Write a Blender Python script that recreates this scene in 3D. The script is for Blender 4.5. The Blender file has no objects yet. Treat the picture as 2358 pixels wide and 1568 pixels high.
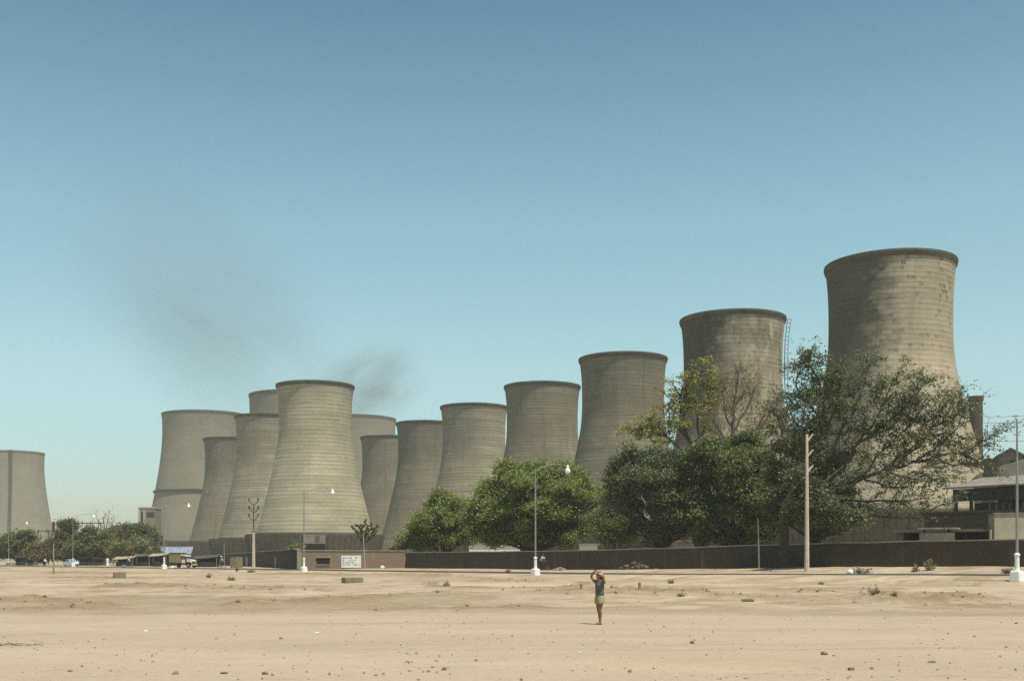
import bpy, math, random
import numpy as np
from mathutils import Vector, Matrix
random.seed(7)
rng = np.random.default_rng(7)
SC = bpy.context.scene
COL = SC.collection
R = math.radians
F, CX, HY, CZ = 2600.0, 1179.0, 1290.0, 2.0      # lens, photo centre, horizon row, eye height

def wx(px, Y): return (px - CX) / F * Y            # metres to the right at depth Y
def wz(py, Y): return CZ + (HY - py) / F * Y       # metres above the foreground at depth Y

# ------------------------------------------------------------------ helpers
def link(o, parent=None):
    COL.objects.link(o)
    if parent is not None: o.parent = parent
    return o

def tag(o, label=None, cat=None, group=None, kind=None):
    if label: o['label'] = label
    if cat: o['category'] = cat
    if group: o['group'] = group
    if kind: o['kind'] = kind
    return o

def empty(name, loc, rz=0.0, scale=1.0):
    o = bpy.data.objects.new(name, None)
    o.empty_display_size = 0.3
    o.location = loc; o.rotation_euler = (0, 0, rz)
    o.scale = (scale,) * 3
    return link(o)

def copy_tree(o, parent=None):
    c = o.copy(); COL.objects.link(c)
    if parent is not None: c.parent = parent
    for ch in list(o.children): copy_tree(ch, c)
    return c

class MB:
    """collects shapes into one mesh"""
    def __init__(s): s.v = []; s.f = []; s.uv = None
    def add(s, vs, fs):
        n = len(s.v); s.v += [tuple(v) for v in vs]; s.f += [tuple(i + n for i in f) for f in fs]; return s
    def box(s, c, d, rz=0.0, taper=1.0, bevel=0.0):
        cx, cy, cz = c; hx, hy, hz = d[0] / 2, d[1] / 2, d[2] / 2
        ca, sa = math.cos(rz), math.sin(rz)
        def pt(x, y, z): return (cx + x * ca - y * sa, cy + x * sa + y * ca, cz + z)
        if bevel <= 0:
            vs = [pt(x * (taper if z > 0 else 1), y * (taper if z > 0 else 1), z) for z in (-hz, hz) for x, y in ((-hx, -hy), (hx, -hy), (hx, hy), (-hx, hy))]
            return s.add(vs, [(3, 2, 1, 0), (4, 5, 6, 7), (0, 1, 5, 4), (1, 2, 6, 5), (2, 3, 7, 6), (3, 0, 4, 7)])
        b = bevel; rings = []
        for z, k, q in ((-hz, b, 1), (-hz + b, 0, 1), (hz - b, 0, taper), (hz, b, taper)):
            ax, ay = hx * q - k, hy * q - k
            rings.append([(-ax, -ay + b), (-ax + b, -ay), (ax - b, -ay), (ax, -ay + b), (ax, ay - b), (ax - b, ay), (-ax + b, ay), (-ax, ay - b)])
            rings[-1] = [pt(x, y, z) for x, y in rings[-1]]
        vs = [p for r in rings for p in r]; fs = [tuple(range(7, -1, -1)), tuple(range(24, 32))]
        for r in range(3):
            for i in range(8):
                j = (i + 1) % 8; fs.append((r * 8 + i, r * 8 + j, r * 8 + 8 + j, r * 8 + 8 + i))
        return s.add(vs, fs)
    def tube(s, pts, rad, n=8, caps=True):
        pts = [Vector(p) for p in pts]
        if not hasattr(rad, '__len__'): rad = [rad] * len(pts)
        vs, fs = [], []
        ref = None
        for i, p in enumerate(pts):
            t = (pts[min(i + 1, len(pts) - 1)] - pts[max(i - 1, 0)])
            t = t.normalized() if t.length > 1e-9 else Vector((0, 0, 1))
            if ref is None or abs(ref.dot(t)) > 0.98:
                ref = Vector((1, 0, 0)) if abs(t.x) < 0.8 else Vector((0, 1, 0))
            a = (ref - t * ref.dot(t)).normalized(); b = t.cross(a); ref = a
            for k in range(n):
                w = 2 * math.pi * k / n
                vs.append(p + (a * math.cos(w) + b * math.sin(w)) * rad[i])
        for i in range(len(pts) - 1):
            for k in range(n):
                j = (k + 1) % n
                fs.append((i * n + k, i * n + j, (i + 1) * n + j, (i + 1) * n + k))
        if caps:
            fs.append(tuple(range(n - 1, -1, -1))); e = (len(pts) - 1) * n
            fs.append(tuple(range(e, e + n)))
        return s.add(vs, fs)
    def lathe(s, prof, n=24, c=(0, 0, 0), closed=False):
        vs, fs = [], []
        for r, z in prof:
            for k in range(n):
                w = 2 * math.pi * k / n
                vs.append((c[0] + r * math.cos(w), c[1] + r * math.sin(w), c[2] + z))
        m = len(prof)
        for i in range(m if closed else m - 1):
            i2 = (i + 1) % m
            for k in range(n):
                j = (k + 1) % n
                fs.append((i * n + k, i * n + j, i2 * n + j, i2 * n + k))
        return s.add(vs, fs)
    def ell(s, c, r, nu=14, nv=9, rot=None):
        vs, fs = [], []
        for i in range(nv + 1):
            th = math.pi * i / nv
            for k in range(nu):
                w = 2 * math.pi * k / nu
                p = Vector((r[0] * math.sin(th) * math.cos(w), r[1] * math.sin(th) * math.sin(w), -r[2] * math.cos(th)))
                if rot is not None: p = rot @ p
                vs.append(Vector(c) + p)
        for i in range(nv):
            for k in range(nu):
                j = (k + 1) % nu
                fs.append((i * nu + k, i * nu + j, (i + 1) * nu + j, (i + 1) * nu + k))
        return s.add(vs, fs)
    def prism(s, poly, y0, y1, ax='y'):
        """outline in x,z pushed along y (or outline in x,y pushed along z)"""
        n = len(poly)
        if ax == 'y': vs = [(x, y0, z) for x, z in poly] + [(x, y1, z) for x, z in poly]
        else: vs = [(x, y, y0) for x, y in poly] + [(x, y, y1) for x, y in poly]
        fs = [tuple(range(n)), tuple(range(2 * n - 1, n - 1, -1))]
        for i in range(n):
            j = (i + 1) % n; fs.append((i, i + n, j + n, j))
        return s.add(vs, fs)
    def build(s, name, mat, parent=None, smooth=False, fix=True):
        me = bpy.data.meshes.new(name); me.from_pydata(s.v, [], s.f); me.update()
        if fix:
            import bmesh
            bm = bmesh.new(); bm.from_mesh(me)
            bmesh.ops.recalc_face_normals(bm, faces=bm.faces); bm.to_mesh(me); bm.free()
        if smooth:
            me.polygons.foreach_set('use_smooth', [True] * len(me.polygons))
        me.materials.append(mat)
        return link(bpy.data.objects.new(name, me), parent)

def fused(mb, name, mat, parent, voxel, smooth=3):
    """fuses overlapping shapes into one continuous skin"""
    o = mb.build(name + '_draft', mat)
    m = o.modifiers.new('r', 'REMESH'); m.mode = 'VOXEL'; m.voxel_size = voxel
    if smooth:
        m2 = o.modifiers.new('s', 'SMOOTH'); m2.iterations = smooth; m2.factor = 0.5
    dg = bpy.context.evaluated_depsgraph_get(); dg.update()
    me = bpy.data.meshes.new_from_object(o.evaluated_get(dg))
    me.polygons.foreach_set('use_smooth', [True] * len(me.polygons))
    bpy.data.objects.remove(o)
    me.name = name; me.materials.clear(); me.materials.append(mat)
    return link(bpy.data.objects.new(name, me), parent)

def quads_mesh(name, V, mat, parent=None):
    """V: (n,4,3) array of loose four-cornered leaves"""
    n = len(V)
    me = bpy.data.meshes.new(name)
    me.vertices.add(n * 4); me.vertices.foreach_set('co', np.ascontiguousarray(V, dtype=np.float32).ravel())
    me.loops.add(n * 4); me.loops.foreach_set('vertex_index', np.arange(n * 4, dtype=np.int32))
    me.polygons.add(n); me.polygons.foreach_set('loop_start', np.arange(0, n * 4, 4, dtype=np.int32))
    me.update(calc_edges=True); me.validate()
    me.materials.append(mat)
    return link(bpy.data.objects.new(name, me), parent)

# ------------------------------------------------------------------ materials
class NT:
    def __init__(s, name):
        s.m = bpy.data.materials.new(name); s.m.use_nodes = True
        s.t = s.m.node_tree; s.n = s.t.nodes; s.l = s.t.links
        s.b = s.n['Principled BSDF']; s.b.inputs['Roughness'].default_value = 0.9
        s.b.inputs['Specular IOR Level'].default_value = 0.2
        s.out = s.n['Material Output']
    def new(s, t, **kw):
        n = s.n.new(t)
        for k, v in kw.items():
            if k in n.inputs: n.inputs[k].default_value = v
            else: setattr(n, k, v)
        return n
    def link(s, a, b): s.l.new(a, b)
    def coord(s, kind='Object'):
        return s.new('ShaderNodeTexCoord').outputs[kind]
    def mapping(s, vec, scale=(1, 1, 1), loc=(0, 0, 0)):
        n = s.new('ShaderNodeMapping'); n.inputs['Scale'].default_value = scale; n.inputs['Location'].default_value = loc
        s.link(vec, n.inputs['Vector']); return n.outputs['Vector']
    def noise(s, vec, scale, detail=4, rough=0.55, dist=0.0):
        n = s.new('ShaderNodeTexNoise'); n.inputs['Scale'].default_value = scale
        n.inputs['Detail'].default_value = detail; n.inputs['Roughness'].default_value = rough
        n.inputs['Distortion'].default_value = dist
        s.link(vec, n.inputs['Vector']); return n.outputs['Fac']
    def ramp(s, fac, a, b, ca=(0, 0, 0, 1), cb=(1, 1, 1, 1)):
        n = s.new('ShaderNodeValToRGB'); e = n.color_ramp.elements
        e[0].position = a; e[1].position = b; e[0].color = ca; e[1].color = cb
        s.link(fac, n.inputs['Fac']); return n.outputs['Color']
    def mix(s, fac, a, b, mode='MIX'):
        n = s.new('ShaderNodeMix'); n.data_type = 'RGBA'; n.blend_type = mode
        for i, x in ((0, fac), (6, a), (7, b)):
            if hasattr(x, 'is_linked'): s.link(x, n.inputs[i])
            elif i == 0: n.inputs[i].default_value = x
            else: n.inputs[i].default_value = (*x[:3], 1)
        return n.outputs[2]
    def math(s, op, a, b=None, clamp=False):
        n = s.new('ShaderNodeMath'); n.operation = op; n.use_clamp = clamp
        for i, x in enumerate((a, b)):
            if x is None: continue
            if hasattr(x, 'is_linked'): s.link(x, n.inputs[i])
            else: n.inputs[i].default_value = x
        return n.outputs[0]
    def bump(s, h, strength=0.3, dist=0.05):
        n = s.new('ShaderNodeBump'); n.inputs['Strength'].default_value = strength; n.inputs['Distance'].default_value = dist
        s.link(h, n.inputs['Height']); s.link(n.outputs['Normal'], s.b.inputs['Normal'])
    def color(s, c): s.link(c, s.b.inputs['Base Color']); return s.m

def plain(name, c, rough=0.85, var=0.18, scale=2.0, metal=0.0, spec=0.2):
    """a worn, slightly uneven surface"""
    t = NT(name)
    v = t.noise(t.coord(), scale, 5, 0.6)
    lo = [x * (1 - var) for x in c]; hi = [min(1, x * (1 + var)) for x in c]
    t.b.inputs['Roughness'].default_value = rough; t.b.inputs['Metallic'].default_value = metal
    t.b.inputs['Specular IOR Level'].default_value = spec
    return t.color(t.mix(t.ramp(v, 0.3, 0.7), lo, hi))

def concrete(name, light, dark, seam, row=1.2, width=3.0, patch=0.0, streak=0.3, pale=0.0, seed=0.0, rowvar=0.35, shade_grime=0.0, joint=0.7):
    t = NT(name)
    uv = t.mapping(t.coord('UV'), loc=(seed, 0, 0))
    ob = t.mapping(t.coord(), loc=(seed * 3, seed, 0))
    wob = t.noise(uv, 0.35, 3)
    va = t.new('ShaderNodeVectorMath', operation='MULTIPLY_ADD')
    t.link(wob, va.inputs[0]); va.inputs[1].default_value = (0.5, 0.25, 0); t.link(uv, va.inputs[2])
    br = t.new('ShaderNodeTexBrick'); br.offset = 0.5
    t.link(va.outputs[0], br.inputs['Vector'])
    br.inputs['Scale'].default_value = 1.0
    br.inputs['Color1'].default_value = (0, 0, 0, 1); br.inputs['Color2'].default_value = (1, 1, 1, 1)
    br.inputs['Mortar'].default_value = (0.5, 0.5, 0.5, 1)
    br.inputs['Mortar Size'].default_value = 0.11; br.inputs['Mortar Smooth'].default_value = 0.5
    br.inputs['Brick Width'].default_value = width; br.inputs['Row Height'].default_value = row
    big = t.ramp(t.noise(ob, 0.09, 5, 0.6), 0.33, 0.68)
    base = t.mix(big, dark, light)
    # single lifts of concrete poured paler or darker
    rows = t.noise(t.mapping(va.outputs[0], scale=(0.03, 1.0 / row * 0.9, 1)), 1.0, 2)
    base = t.mix(t.math('MULTIPLY', t.ramp(rows, 0.42, 0.6), rowvar), base, dark, 'MIX')
    base = t.mix(t.math('MULTIPLY', br.outputs['Color'], 0.16), base, dark)
    # rain streaks
    st = t.ramp(t.noise(t.mapping(uv, scale=(0.55, 0.035, 1)), 1.0, 5, 0.65), 0.52, 0.72)
    base = t.mix(t.math('MULTIPLY', st, streak), base, seam)
    # patches aligned with the blocks
    if patch > 0:
        br2 = t.new('ShaderNodeTexBrick'); br2.offset = 0.37
        t.link(t.mapping(va.outputs[0], loc=(1.7, 0.6, 0)), br2.inputs['Vector'])
        br2.inputs['Scale'].default_value = 1.0
        br2.inputs['Color1'].default_value = (0, 0, 0, 1); br2.inputs['Color2'].default_value = (1, 1, 1, 1)
        br2.inputs['Mortar'].default_value = (0, 0, 0, 1); br2.inputs['Mortar Size'].default_value = 0.1
        br2.inputs['Brick Width'].default_value = 1.3; br2.inputs['Row Height'].default_value = row
        clus = t.ramp(t.noise(t.mapping(uv, scale=(0.22, 0.2, 1)), 1.0, 4, 0.7), 0.47, 0.6)
        pk = t.math('MULTIPLY', t.ramp(br2.outputs['Color'], 0.66, 0.74), clus)
        base = t.mix(t.math('MULTIPLY', pk, patch), base, seam)
    if pale > 0:
        pn = t.ramp(t.noise(t.mapping(uv, scale=(0.38, 0.16, 1), loc=(3, 1, 0)), 1.0, 4, 0.65), 0.5, 0.66)
        base = t.mix(t.math('MULTIPLY', pn, pale), base, [min(1, c * 1.35) for c in light])
    # joints: the lift lines lead, the upright joints stay faint
    sv = t.new('ShaderNodeSeparateXYZ'); t.link(va.outputs[0], sv.inputs[0])
    fr = t.math('FRACT', t.math('DIVIDE', sv.outputs[1], row))
    dl = t.math('ABSOLUTE', t.math('SUBTRACT', fr, 0.5))
    ln_ = t.ramp(dl, 0.5 - .16 / row, 0.5 - .04 / row)
    ln2 = t.ramp(t.noise(t.mapping(uv, scale=(.12, 1.6, 1)), 1.0, 4, .6), .34, .62)
    base = t.mix(t.math('MULTIPLY', t.math('MULTIPLY', ln_, ln2), joint), base, seam)
    jn = t.ramp(t.noise(uv, 1.3, 3), 0.3, 0.6)
    base = t.mix(t.math('MULTIPLY', t.math('MULTIPLY', br.outputs['Fac'], jn), joint * .32), base, seam)
    fine = t.ramp(t.noise(ob, 1.6, 4, 0.7), 0.25, 0.75)
    base = t.mix(0.25, base, t.mix(fine, dark, light))
    if shade_grime > 0:
        # shade of the left side painted in with soot and algae, stepping along blocks
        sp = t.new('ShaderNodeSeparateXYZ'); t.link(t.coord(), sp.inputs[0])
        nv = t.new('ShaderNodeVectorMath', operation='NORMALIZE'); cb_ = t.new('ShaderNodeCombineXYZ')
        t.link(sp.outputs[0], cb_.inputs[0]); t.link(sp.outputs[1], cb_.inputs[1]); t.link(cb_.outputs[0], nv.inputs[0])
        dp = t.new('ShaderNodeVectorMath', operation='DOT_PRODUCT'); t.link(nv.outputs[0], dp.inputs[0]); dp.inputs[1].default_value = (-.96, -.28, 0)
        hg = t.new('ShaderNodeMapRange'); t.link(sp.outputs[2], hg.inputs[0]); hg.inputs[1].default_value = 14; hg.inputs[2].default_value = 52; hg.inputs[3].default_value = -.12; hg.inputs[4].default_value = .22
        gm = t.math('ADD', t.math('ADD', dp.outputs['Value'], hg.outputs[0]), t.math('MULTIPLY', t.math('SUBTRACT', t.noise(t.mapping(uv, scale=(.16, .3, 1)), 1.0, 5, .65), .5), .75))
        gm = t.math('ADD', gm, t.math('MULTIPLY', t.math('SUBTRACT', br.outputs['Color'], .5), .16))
        base = t.mix(t.math('MULTIPLY', t.ramp(gm, 0.60, 1.02), shade_grime), base, (0.034, 0.035, 0.026))

    t.bump(t.math('SUBTRACT', 1.0, br.outputs['Fac']), 0.35, 0.06)
    return t.color(base)

def leaf_mat(name, a, b, c, trans=0.35):
    t = NT(name)
    g = t.new('ShaderNodeNewGeometry')
    big = t.ramp(t.noise(t.coord(), 0.45, 3), 0.35, 0.65)
    base = t.mix(big, a, b)
    base = t.mix(t.ramp(g.outputs['Random Per Island'], 0.55, 1.0), base, c)
    t.link(base, t.b.inputs['Base Color'])
    t.b.inputs['Roughness'].default_value = 0.55; t.b.inputs['Specular IOR Level'].default_value = 0.35
    tr = t.new('ShaderNodeBsdfTranslucent'); t.link(base, tr.inputs['Color'])
    mx = t.new('ShaderNodeMixShader'); mx.inputs[0].default_value = trans
    t.link(t.b.outputs[0], mx.inputs[1]); t.link(tr.outputs[0], mx.inputs[2]); t.link(mx.outputs[0], t.out.inputs['Surface'])
    return t.m

def brick_mat(name, a, b, mortar, row=0.09, stain=0.4):
    t = NT(name)
    ob = t.coord('UV')
    br = t.new('ShaderNodeTexBrick'); t.link(ob, br.inputs['Vector'])
    br.inputs['Scale'].default_value = 1.0
    br.inputs['Color1'].default_value = (*a, 1); br.inputs['Color2'].default_value = (*b, 1)
    br.inputs['Mortar'].default_value = (*mortar, 1); br.inputs['Mortar Size'].default_value = 0.012
    br.inputs['Brick Width'].default_value = 0.24; br.inputs['Row Height'].default_value = row
    n1 = t.ramp(t.noise(ob, 0.5, 5, 0.65), 0.38, 0.68)
    base = t.mix(t.math('MULTIPLY', n1, stain), br.outputs['Color'], [x * 0.5 for x in a])
    n2 = t.ramp(t.noise(t.mapping(ob, scale=(1.2, 0.25, 1)), 1.0, 4, 0.6), 0.55, 0.75)
    base = t.mix(t.math('MULTIPLY', n2, 0.55), base, [min(1, x * 1.8) for x in a])
    n3 = t.ramp(t.noise(ob, 3.0, 4, 0.7), 0.3, 0.7)
    base = t.mix(0.25, base, t.mix(n3, [x * .6 for x in a], [x * 1.3 for x in b]))
    t.bump(br.outputs['Fac'], 0.2, 0.01)
    return t.color(base)

M = {}
M['tower_a'] = concrete('weathered_concrete', (0.528, 0.444, 0.318), (0.270, 0.230, 0.165), (0.06, 0.056, 0.042), patch=0.8, streak=0.35, seed=1, rowvar=.35, shade_grime=.8, row=.95, width=2.2, joint=.5)
M['tower_b'] = concrete('patched_concrete', (0.456, 0.390, 0.282), (0.171, 0.147, 0.104), (0.05, 0.047, 0.035), patch=0.5, streak=0.75, pale=0.7, seed=9, rowvar=.35, shade_grime=.85, row=1.0, width=2.2, joint=.5)
M['tower_c'] = concrete('grey_concrete', (0.274, 0.241, 0.174), (0.140, 0.123, 0.089), (0.06, 0.055, 0.04), patch=0.3, streak=0.6, seed=17, row=1.0, rowvar=.6, shade_grime=.25)
M['tower_d'] = concrete('grey_concrete_fine', (0.289, 0.251, 0.181), (0.155, 0.136, 0.099), (0.065, 0.06, 0.044), patch=0.2, streak=0.6, seed=31, row=0.95, rowvar=.6)
M['tower_e'] = concrete('pale_block_concrete', (0.522, 0.469, 0.337), (0.258, 0.230, 0.162), (0.075, 0.068, 0.048), row=1.2, width=2.0, patch=0.12, streak=0.2, seed=43, rowvar=.65, joint=.85)
M['tower_g'] = concrete('banded_concrete', (0.426, 0.380, 0.277), (0.187, 0.164, 0.118), (0.07, 0.064, 0.047), row=1.1, width=2.4, patch=0.1, streak=0.45, seed=77, rowvar=.8, joint=.75)
M['tower_f'] = concrete('far_concrete', (0.29, 0.26, 0.195), (0.21, 0.19, 0.14), (0.10, 0.092, 0.07), row=1.4, streak=0.3, seed=59, rowvar=.35)
M['rim'] = plain('dark_rim_concrete', (0.085, 0.078, 0.056), var=.35, scale=.5)
M['rim_far'] = plain('rim_concrete', (0.13, 0.118, 0.088), var=.25, scale=.4)
M['louvre'] = plain('louvre_slats', (0.105, 0.09, 0.064), var=.3, scale=.6)
M['basin'] = plain('basin_concrete', (0.40, 0.35, 0.26), var=.25, scale=.5)
M['dark'] = plain('dark_opening', (0.02, 0.02, 0.02))
M['iron'] = plain('rusty_iron', (0.09, 0.075, 0.06), var=.3)
M['white'] = plain('white_paint', (0.78, 0.78, 0.74), var=.07, scale=4)
M['alum'] = plain('aluminium_paint', (0.27, 0.27, 0.25), rough=.5, var=.12, metal=.2)
M['opal'] = plain('opal_glass', (0.86, 0.86, 0.84), rough=.25, var=.02, spec=.5)
M['polecon'] = plain('pole_concrete', (0.58, 0.49, 0.39), var=.18, scale=1.5)
M['polewood'] = plain('pole_grey', (0.27, 0.235, 0.18), var=.25, scale=2)
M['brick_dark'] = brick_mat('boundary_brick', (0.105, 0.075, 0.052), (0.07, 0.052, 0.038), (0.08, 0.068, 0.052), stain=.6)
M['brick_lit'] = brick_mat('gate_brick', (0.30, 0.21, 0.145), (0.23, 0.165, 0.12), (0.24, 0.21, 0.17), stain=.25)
M['coping'] = plain('coping_plaster', (0.36, 0.31, 0.23), var=.25, scale=1.2)
M['block'] = plain('cement_block', (0.22, 0.185, 0.125), var=.25, scale=2.5)
M['bark'] = plain('bark', (0.075, 0.058, 0.04), var=.4, scale=3)
M['bark_pale'] = plain('pale_bark', (0.19, 0.16, 0.12), var=.35, scale=3)
M['roof_grey'] = plain('roof_sheet', (0.24, 0.22, 0.185), var=.25, scale=.6)
M['roof_dark'] = plain('dark_roof', (0.09, 0.085, 0.075), var=.3, scale=.7)
M['shed_dark'] = plain('dark_boarding', (0.055, 0.05, 0.042), var=.4, scale=1.5)
M['wall_pale'] = plain('pale_plaster', (0.40, 0.35, 0.27), var=.18, scale=.9)
M['wall_grey'] = plain('grey_plaster', (0.20, 0.18, 0.145), var=.25, scale=.9)
M['blue_sheet'] = plain('blue_grey_sheet', (0.25, 0.28, 0.34), var=.3, scale=.8, rough=.6)
M['canvas'] = plain('canvas', (0.33, 0.25, 0.14), var=.22, scale=2)
M['cream'] = plain('cream_paint', (0.75, 0.68, 0.52), rough=.4, var=.06)
M['glass'] = plain('window_glass', (0.10, 0.13, 0.15), rough=.15, spec=.5)
M['tyre'] = plain('rubber', (0.02, 0.02, 0.02))
M['cloth_white'] = plain('white_cotton', (0.75, 0.73, 0.70), var=.06)
M['cloth_green'] = plain('pale_green_cotton', (0.42, 0.52, 0.44), var=.08)
M['cloth_pink'] = plain('pale_pink_cotton', (0.72, 0.60, 0.58), var=.08)
M['cloth_blue'] = plain('grey_blue_cotton', (0.115, 0.115, 0.105), var=.35, scale=9)
M['cloth_dark'] = plain('dark_cotton', (0.045, 0.045, 0.05), var=.2)
M['cloth_teal'] = plain('turquoise_cotton', (0.16, 0.38, 0.38), var=.15)
M['khaki'] = plain('khaki_cotton', (0.33, 0.295, 0.175), var=.25, scale=6)
M['skin'] = plain('tanned_skin', (0.235, 0.125, 0.07), rough=.55, var=.12, scale=5)
M['skin_dark'] = plain('brown_skin', (0.13, 0.075, 0.05), rough=.55, var=.1, scale=5)
M['hair'] = plain('brown_hair', (0.085, 0.045, 0.022), rough=.5, var=.3, scale=20)
M['stone'] = plain('field_stone', (0.30, 0.235, 0.16), var=.4, scale=6)
M['redbrick'] = plain('broken_brick', (0.24, 0.14, 0.075), var=.3, scale=8)
M['paper'] = plain('waste_paper', (0.72, 0.70, 0.66), var=.1, scale=9)
M['leaf_round'] = leaf_mat('leaf_bright', (0.239, 0.294, 0.083), (0.154, 0.216, 0.060), (0.371, 0.359, 0.121))
M['leaf_dark'] = leaf_mat('leaf_dark', (0.116, 0.144, 0.052), (0.075, 0.103, 0.039), (0.232, 0.216, 0.121), .25)
M['leaf_yellow'] = leaf_mat('leaf_yellow', (0.32, 0.32, 0.075), (0.20, 0.22, 0.06), (0.44, 0.40, 0.11))
M['leaf_dry'] = leaf_mat('leaf_dry', (0.26, 0.235, 0.13), (0.20, 0.185, 0.10), (0.33, 0.28, 0.16))
M['leaf_soft'] = leaf_mat('leaf_soft', (0.202, 0.225, 0.081), (0.155, 0.194, 0.068), (0.282, 0.275, 0.118))
M['leaf_grey'] = leaf_mat('leaf_grey', (0.115, 0.15, 0.06), (0.14, 0.168, 0.075), (0.23, 0.235, 0.13), .35)
M['leaf_far'] = leaf_mat('leaf_far', (0.134, 0.169, 0.056), (0.155, 0.156, 0.062), (0.228, 0.213, 0.093))
M['leaf_brown'] = leaf_mat('leaf_brown', (0.188, 0.150, 0.069), (0.155, 0.144, 0.062), (0.255, 0.200, 0.093))
M['leaf_weed'] = leaf_mat('leaf_weed', (0.381, 0.340, 0.190), (0.314, 0.290, 0.157), (0.470, 0.390, 0.246), .5)
M['leaf_mid'] = leaf_mat('leaf_mid', (0.162, 0.201, 0.066), (0.100, 0.137, 0.046), (0.278, 0.266, 0.114), .3)
# ------------------------------------------------------------------ light, sky, camera
SUN_EL, SUN_AZ = R(67), R(-51)                      # azimuth measured from +X towards +Y
sund = Vector((math.cos(SUN_EL) * math.cos(SUN_AZ), math.cos(SUN_EL) * math.sin(SUN_AZ), math.sin(SUN_EL)))
sl = bpy.data.lights.new('sun', 'SUN'); sl.energy = 4.9; sl.angle = R(0.53); sl.color = (1.0, 0.92, 0.75)
so = link(bpy.data.objects.new('sun', sl)); so.rotation_euler = sund.to_track_quat('Z', 'Y').to_euler()
so.location = (60, -40, 160)

W = bpy.data.worlds.new('World'); SC.world = W; W.use_nodes = True
wn, wl = W.node_tree.nodes, W.node_tree.links
sky = wn.new('ShaderNodeTexSky'); sky.sky_type = 'NISHITA'; sky.sun_disc = False
sky.sun_elevation = SUN_EL; sky.sun_rotation = math.atan2(sund.x, sund.y)
sky.air_density = 1.3; sky.dust_density = 1.0; sky.ozone_density = 2.5; sky.altitude = 50
# film response of the sky: paler and more cyan low down; darkening added overhead to cut fill light
gam = wn.new('ShaderNodeGamma'); gam.inputs['Gamma'].default_value = 1.35
geo = wn.new('ShaderNodeTexCoord'); sx = wn.new('ShaderNodeSeparateXYZ'); wl.new(geo.outputs['Generated'], sx.inputs[0])
cr = wn.new('ShaderNodeValToRGB'); wl.new(sx.outputs[2], cr.inputs['Fac'])
SKY = [(0.0, (.88, .98, 1.18)), (.07, (.95, 1.05, 1.12)), (.17, (1.30, 1.33, 1.05)), (.28, (1.40, 1.47, 1.04)), (.36, (1.22, 1.38, .98)), (.44, (.90, 1.12, .88)), (.72, (.42, .55, .50)), (1.0, (.34, .42, .40))]
el_ = cr.color_ramp.elements
while len(el_) < len(SKY): el_.new(.5)
for e_, (p_, c_) in zip(el_, SKY): e_.position = p_; e_.color = (*[v * .7 for v in c_], 1)
tint = wn.new('ShaderNodeMix'); tint.data_type = 'RGBA'; tint.blend_type = 'MULTIPLY'; tint.inputs[0].default_value = 1
wl.new(cr.outputs['Color'], tint.inputs[7])
wl.new(sky.outputs[0], gam.inputs['Color']); wl.new(gam.outputs[0], tint.inputs[6])
wl.new(tint.outputs[2], wn['Background'].inputs['Color']); wn['Background'].inputs['Strength'].default_value = 0.10

cam = bpy.data.cameras.new('camera'); cam.sensor_width = 36; cam.lens = 36 * F / 2358
cam.shift_y = (HY - 784) / 2358; cam.clip_end = 6000; cam.clip_start = 0.2
co = link(bpy.data.objects.new('camera', cam)); co.location = (0, 0, CZ); co.rotation_euler = (R(90), 0, 0)
SC.camera = co
SC.view_settings.view_transform = 'Standard'; SC.view_settings.look = 'None'
SC.view_settings.exposure = 0.0; SC.view_settings.gamma = 1.0
SC.cycles.max_bounces = 6; SC.cycles.diffuse_bounces = 3; SC.cycles.glossy_bounces = 2
SC.cycles.transmission_bounces = 3; SC.cycles.transparent_max_bounces = 6; SC.cycles.volume_bounces = 1
SC.cycles.volume_step_rate = 0.5; SC.cycles.volume_max_steps = 128
SC.cycles.use_denoising = False; SC.cycles.sample_clamp_indirect = 4
try: SC.cycles.denoiser = 'OPENIMAGEDENOISE'
except Exception: pass

# ------------------------------------------------------------------ terrain
def _hash(ix, iy, seed):
    h = (ix.astype(np.int64) * 374761393 + iy.astype(np.int64) * 668265263 + seed * 1442695041) & 0x7fffffff
    h = ((h ^ (h >> 13)) * 1274126177) & 0x7fffffff
    return ((h ^ (h >> 16)) & 0xffff) / 65535.0
def vnoise(x, y, seed=0):
    ix, iy = np.floor(x), np.floor(y); fx, fy = x - ix, y - iy
    fx = fx * fx * (3 - 2 * fx); fy = fy * fy * (3 - 2 * fy)
    a, b, c, d = _hash(ix, iy, seed), _hash(ix + 1, iy, seed), _hash(ix, iy + 1, seed), _hash(ix + 1, iy + 1, seed)
    return (a + (b - a) * fx) * (1 - fy) + (c + (d - c) * fx) * fy - 0.5
def sst(t): t = np.clip(t, 0, 1); return t * t * (3 - 2 * t)
def lerp(a, b, t): return a + (b - a) * t
def road_z(s): return 0.85 + 0.26 * sst((75 - s) / 45)
def verge_z(s): return 0.93 + 0.55 * sst((100 - s) / 60)
def bumpf(x, a, b, s): return sst((x - a) / s) * (1 - sst((x - b) / s))
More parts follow.
